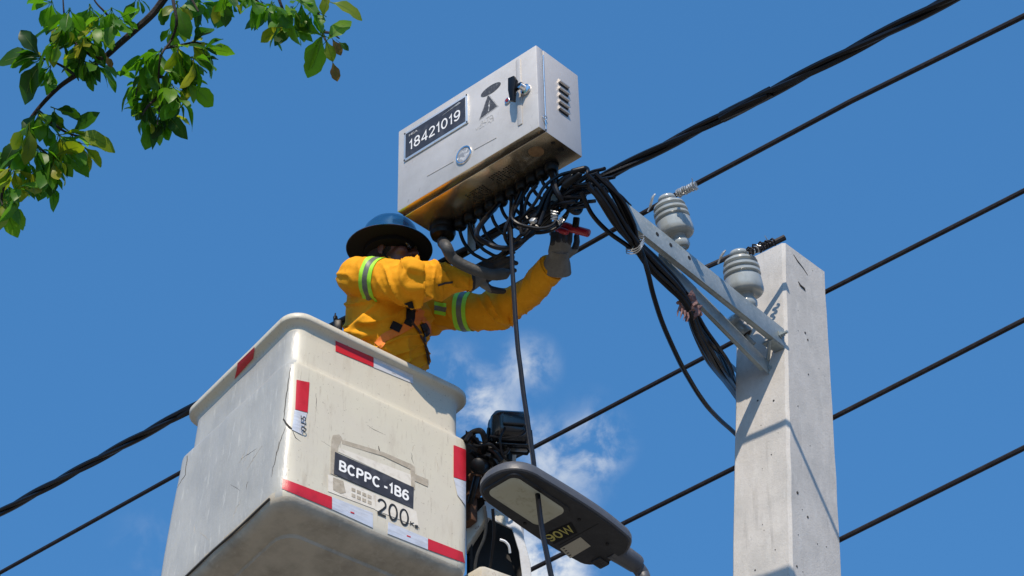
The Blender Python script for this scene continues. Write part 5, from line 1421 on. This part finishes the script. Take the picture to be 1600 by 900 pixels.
def build_tree():
    rr = random.Random(11); D0 = 5.0
    trunk_base = Vector((-3.3, 3.6, 0))
    t = thing('tree', 'leafy green branch of a tree hanging into the upper left sky', 'tree', Matrix.Translation(trunk_base))
    top = P(265, -14, D0)
    tp = catmull([trunk_base - Z * .2, trunk_base + Vector((.05, .0, 1.4)), trunk_base + Vector((.0, .08, 3.0)), trunk_base + Vector((.2, .1, 4.6)), trunk_base + Vector((.45, .1, 6.2))], 6)
    link('trunk', MB().tube(tp, [.21 - .13 * i / (len(tp) - 1) for i in range(len(tp))], 12), M['bark'], t)
    limb = catmull([trunk_base + Vector((.2, .1, 4.6)), trunk_base + Vector((.9, .1, 5.5)), trunk_base + Vector((1.7, .15, 5.75)), P(360, -210, D0), P(300, -80, D0), top], 6)
    link('branch', MB().tube(limb, [.07 - .061 * i / (len(limb) - 1) for i in range(len(limb))], 9), M['bark'], t)
    main = [(265, -14), (240, 20), (212, 46), (185, 70), (160, 92), (118, 118), (90, 138), (58, 172), (36, 205), (20, 245), (6, 290)]
    mp = catmull([P(a, b, D0 + .01 * i) for i, (a, b) in enumerate(main)], 5)
    link('branch', MB().tube(mp, [.0105 - .0075 * i / (len(mp) - 1) for i in range(len(mp))], 8), M['bark'], t)
    twigs = [[(212, 46), (196, 44), (180, 38), (165, 20), (150, 4), (140, -15)], [(160, 92), (140, 85), (120, 70), (105, 50), (100, 20), (98, -10)], [(118, 118), (100, 105), (82, 96), (66, 92)], [(150, 96), (150, 75), (142, 50)],
             [(268, -14), (272, 10), (276, 36), (268, 62), (252, 86), (248, 120), (250, 160), (246, 195)], [(252, 86), (232, 104), (218, 125), (212, 150)], [(258, 75), (285, 70), (305, 66), (318, 70)], [(250, 120), (275, 125), (295, 140), (303, 160)], [(249, 150), (232, 165), (222, 180)],
             [(430, -20), (440, 10), (452, 36), (456, 55)], [(470, -25), (490, 5), (500, 30), (504, 52), (512, 70), (520, 95)], [(502, 50), (518, 52), (530, 60)], [(58, 172), (80, 190), (100, 205), (120, 212), (135, 212)], [(36, 205), (55, 225), (78, 245), (95, 262)], [(20, 245), (35, 262), (50, 282)], [(340, -25), (352, -8), (362, 2)], [(285, -20), (300, 0), (310, 18)], [(380, -20), (400, 0), (415, 14)], [(6, 290), (2, 310), (4, 322)]]
    tw = MB()
    for L_ in twigs: tw.tube(catmull([P(a, b, D0 + rr.uniform(-.04, .04)) for a, b in L_], 4), [.0048 - .003 * i / (4 * (len(L_) - 1)) for i in range(4 * (len(L_) - 1) + 1)], 6)
    link('twigs', tw, M['bark'], t)
    shapes = [leaf_mesh('leaf', .080, .044, .25, .35), leaf_mesh('leaf', .092, .050, .45, .25), leaf_mesh('leaf', .070, .038, .1, .5), leaf_mesh('leaf', .085, .048, .7, .2), leaf_mesh('leaf', .062, .036, .3, .3)]
    mats_ = ['leaf_dark', 'leaf_mid', 'leaf_yellow', 'leaf_brown']; cache = {}

    def mesh_for(i, m):
        if (i, m) not in cache:
            me = shapes[i].copy(); me.materials.append(M[m]); me.materials.append(M['leaf_rib']); cache[(i, m)] = me
        return cache[(i, m)]
    T = MW[t.name].inverted(); count = [0]; rest = MB()

    def put(p, d, nrm, shp, m, sc=1.):
        d = d.normalized(); y = nrm.cross(d)
        if y.length < 1e-3: y = d.orthogonal()
        y.normalize(); z = d.cross(y).normalized(); fr = frame(p, d, y, z) @ Matrix.Scale(sc, 4)
        if count[0] < 298:
            o = bpy.data.objects.new('leaf', mesh_for(shp, m)); COL.objects.link(o); o.parent = t; o.matrix_local = T @ fr; count[0] += 1
        else:
            me = shapes[shp]; rest.add([fr @ v.co for v in me.vertices], [list(p_.vertices) for p_ in me.polygons])

    def whorl(px, py, n, ax, spread=1.0, sc=1., mm=None, dep=None):
        """leaves radiating from a twig tip; ax = (dx, dy) direction in the picture the twig points"""
        c = P(px, py, dep or D0 + rr.uniform(-.09, .09)); a = (cR * ax[0] - cU * ax[1] + cF * rr.uniform(-.3, .3)).normalized(); e1 = a.orthogonal().normalized(); e2 = a.cross(e1); ph = rr.uniform(0, 6.28)
        for k in range(n):
            th = ph + k * 2.4; el = spread * rr.uniform(.3, 1.6)
            d = a * math.cos(el) + (e1 * math.cos(th) + e2 * math.sin(th)) * math.sin(el) - Z * .12
            nrm = (Z * .8 + Vector((rr.uniform(-.6, .6), rr.uniform(-.9, .3), rr.uniform(-.2, .4))))
            m = mm or rr.choices(mats_[:3], (.36, .46, .18))[0]
            put(c + d * .012, d, nrm, rr.randrange(5), m, sc * rr.uniform(.62, 1.15))
    # hand-set leaves that stand out against the sky
    for px, py, dx, dy, m, shp, sc in ((502, 58, -.7, .9, 'leaf_mid', 1, .95), (503, 60, -.25, 1, 'leaf_mid', 1, 1.1), (504, 56, -.9, -.4, 'leaf_mid', 0, .95), (510, 64, .3, .9, 'leaf_yellow', 2, .8), (512, 62, .5, -.6, 'leaf_mid', 3, .85), (520, 62, .5, .9, 'leaf_brown', 4, .7), (520, 98, .25, 1, 'leaf_brown', 0, .6), (518, 4, .9, .2, 'leaf_yellow', 1, .9),
                                        (500, 20, -.6, -.5, 'leaf_mid', 0, .9), (530, 66, .7, .5, 'leaf_dark', 4, .5), (118, 208, .95, .15, 'leaf_yellow', 1, 1.1), (62, 88, -.95, -.1, 'leaf_dark', 1, 1.25), (60, 86, -.6, -.9, 'leaf_dark', 0, 1.0), (66, 98, -.7, .8, 'leaf_dark', 3, 1.3), (166, 88, .4, .7, 'leaf_brown', 4, .5), (505, 28, .2, -1, 'leaf_yellow', 2, .8)):
        d = cR * dx - cU * dy - cF * .1; put(P(px, py, D0 - .06), d, (-cF * .75 + Z * .5 + cR * rr.uniform(-.3, .3)), shp, m, sc)
    # clusters: (pixel, leaf count, direction)
    W = [((66, 92), 6, (-1, .15)), ((78, 105), 4, (-.6, .8)), ((100, 40), 6, (-.5, .6)), ((92, 62), 5, (-.6, .9)), ((118, 66), 6, (.0, 1)), ((135, 60), 6, (.3, .9)), ((150, 45), 6, (.2, .9)), ((126, 92), 6, (.2, .9)), ((142, 98), 5, (.4, .6)), ((108, 16), 6, (-.2, .7)), ((80, 4), 4, (-.6, .4)),
         ((140, 10), 5, (.2, .6)), ((175, 14), 5, (.1, .9)), ((160, 26), 5, (0, .9)), ((186, 30), 3, (.7, .4)), ((120, 36), 5, (-.1, .6)), ((215, -4), 2, (0, 1)),
         ((60, 176), 6, (.2, 1)), ((45, 196), 6, (-.3, 1)), ((72, 190), 6, (.5, .9)), ((30, 215), 5, (-.3, 1)), ((84, 170), 4, (.6, .5)), ((92, 212), 6, (.6, .6)), ((112, 212), 5, (.8, .3)), ((60, 232), 6, (.3, 1)), ((84, 246), 6, (.7, .7)), ((36, 244), 6, (0, 1)), ((20, 262), 6, (-.1, 1)), ((48, 270), 6, (.5, 1)), ((66, 262), 5, (.5, .9)), ((8, 285), 6, (.1, 1)), ((26, 292), 5, (.5, 1)), ((4, 312), 4, (.1, 1)), ((10, 318), 3, (.2, 1)), ((125, 225), 3, (.6, .7)), ((70, 282), 3, (.4, 1)), ((100, 232), 5, (.8, .6)), ((10, 240), 4, (-.5, .6)),
         ((270, 40), 6, (.1, .8)), ((252, 80), 6, (-.7, .5)), ((232, 92), 5, (-.9, .2)), ((276, 74), 6, (.5, .7)), ((300, 70), 5, (.9, .2)), ((315, 78), 4, (.9, .4)), ((240, 112), 6, (-.6, .7)), ((262, 106), 6, (.2, 1)), ((284, 102), 6, (.6, .8)), ((222, 130), 5, (-.9, .6)), ((246, 136), 6, (-.1, 1)), ((268, 134), 6, (.4, 1)), ((292, 128), 5, (.6, .9)), ((232, 156), 6, (-.6, .9)), ((254, 160), 6, (.1, 1)), ((276, 152), 5, (.5, 1)), ((244, 184), 5, (.0, 1)), ((228, 176), 4, (-.8, .7)), ((260, 178), 3, (.3, 1)), ((300, 92), 4, (.8, .7)),
         ((276, 6), 5, (.2, .9)), ((296, 2), 5, (.5, .6)), ((312, 4), 3, (.6, .6)), ((352, -6), 4, (.2, .8)), ((362, -4), 3, (.5, .8)),
         ((408, 4), 5, (.2, .8)), ((425, 6), 5, (.0, .9)), ((442, 20), 6, (.1, 1)), ((456, 14), 5, (.4, .9)), ((450, 40), 4, (.0, 1)), ((470, 2), 5, (.5, .7)), ((486, 18), 4, (.3, .8)), ((390, -8), 4, (-.3, .7))]
    rr.shuffle(W)
    for (p, n, ax) in W: whorl(p[0], p[1], n + 2, ax, .95, .82, 'leaf_yellow' if (p[0] < 130 and p[1] > 200 and rr.random() < .22) else None)
    if rest.v: link('leaves', rest, M['leaf_mid'], t, kind='stuff')
    # crown outside the picture
    cr = MB(); cc = trunk_base + Vector((.4, .1, 6.3))
    for k in range(900):
        v = Vector((rr.gauss(0, 1), rr.gauss(0, 1), rr.gauss(0, .7))).normalized(); p = cc + Vector((v.x * 1.1, v.y * 1.2, v.z * 1.0)) * rr.uniform(.5, 1)
        d = (v + Vector((0, 0, -.5))).normalized(); fr = frame(p, d, d.orthogonal().normalized(), d.cross(d.orthogonal().normalized())) @ Matrix.Scale(1.5, 4); me = shapes[k % 5]
        cr.add([fr @ w_.co for w_ in me.vertices], [list(q.vertices) for q in me.polygons])
    link('crown', cr, M['leaf_mid'], t, kind='stuff')


build_ground(); build_box(); build_pole(); build_arm(); INS = build_insulators(); build_wires(INS); build_ties(INS)
build_cables(); build_hose(); build_bucket(); build_boom(); build_flood(); build_lamp(); build_worker(); build_pliers(); build_tree()
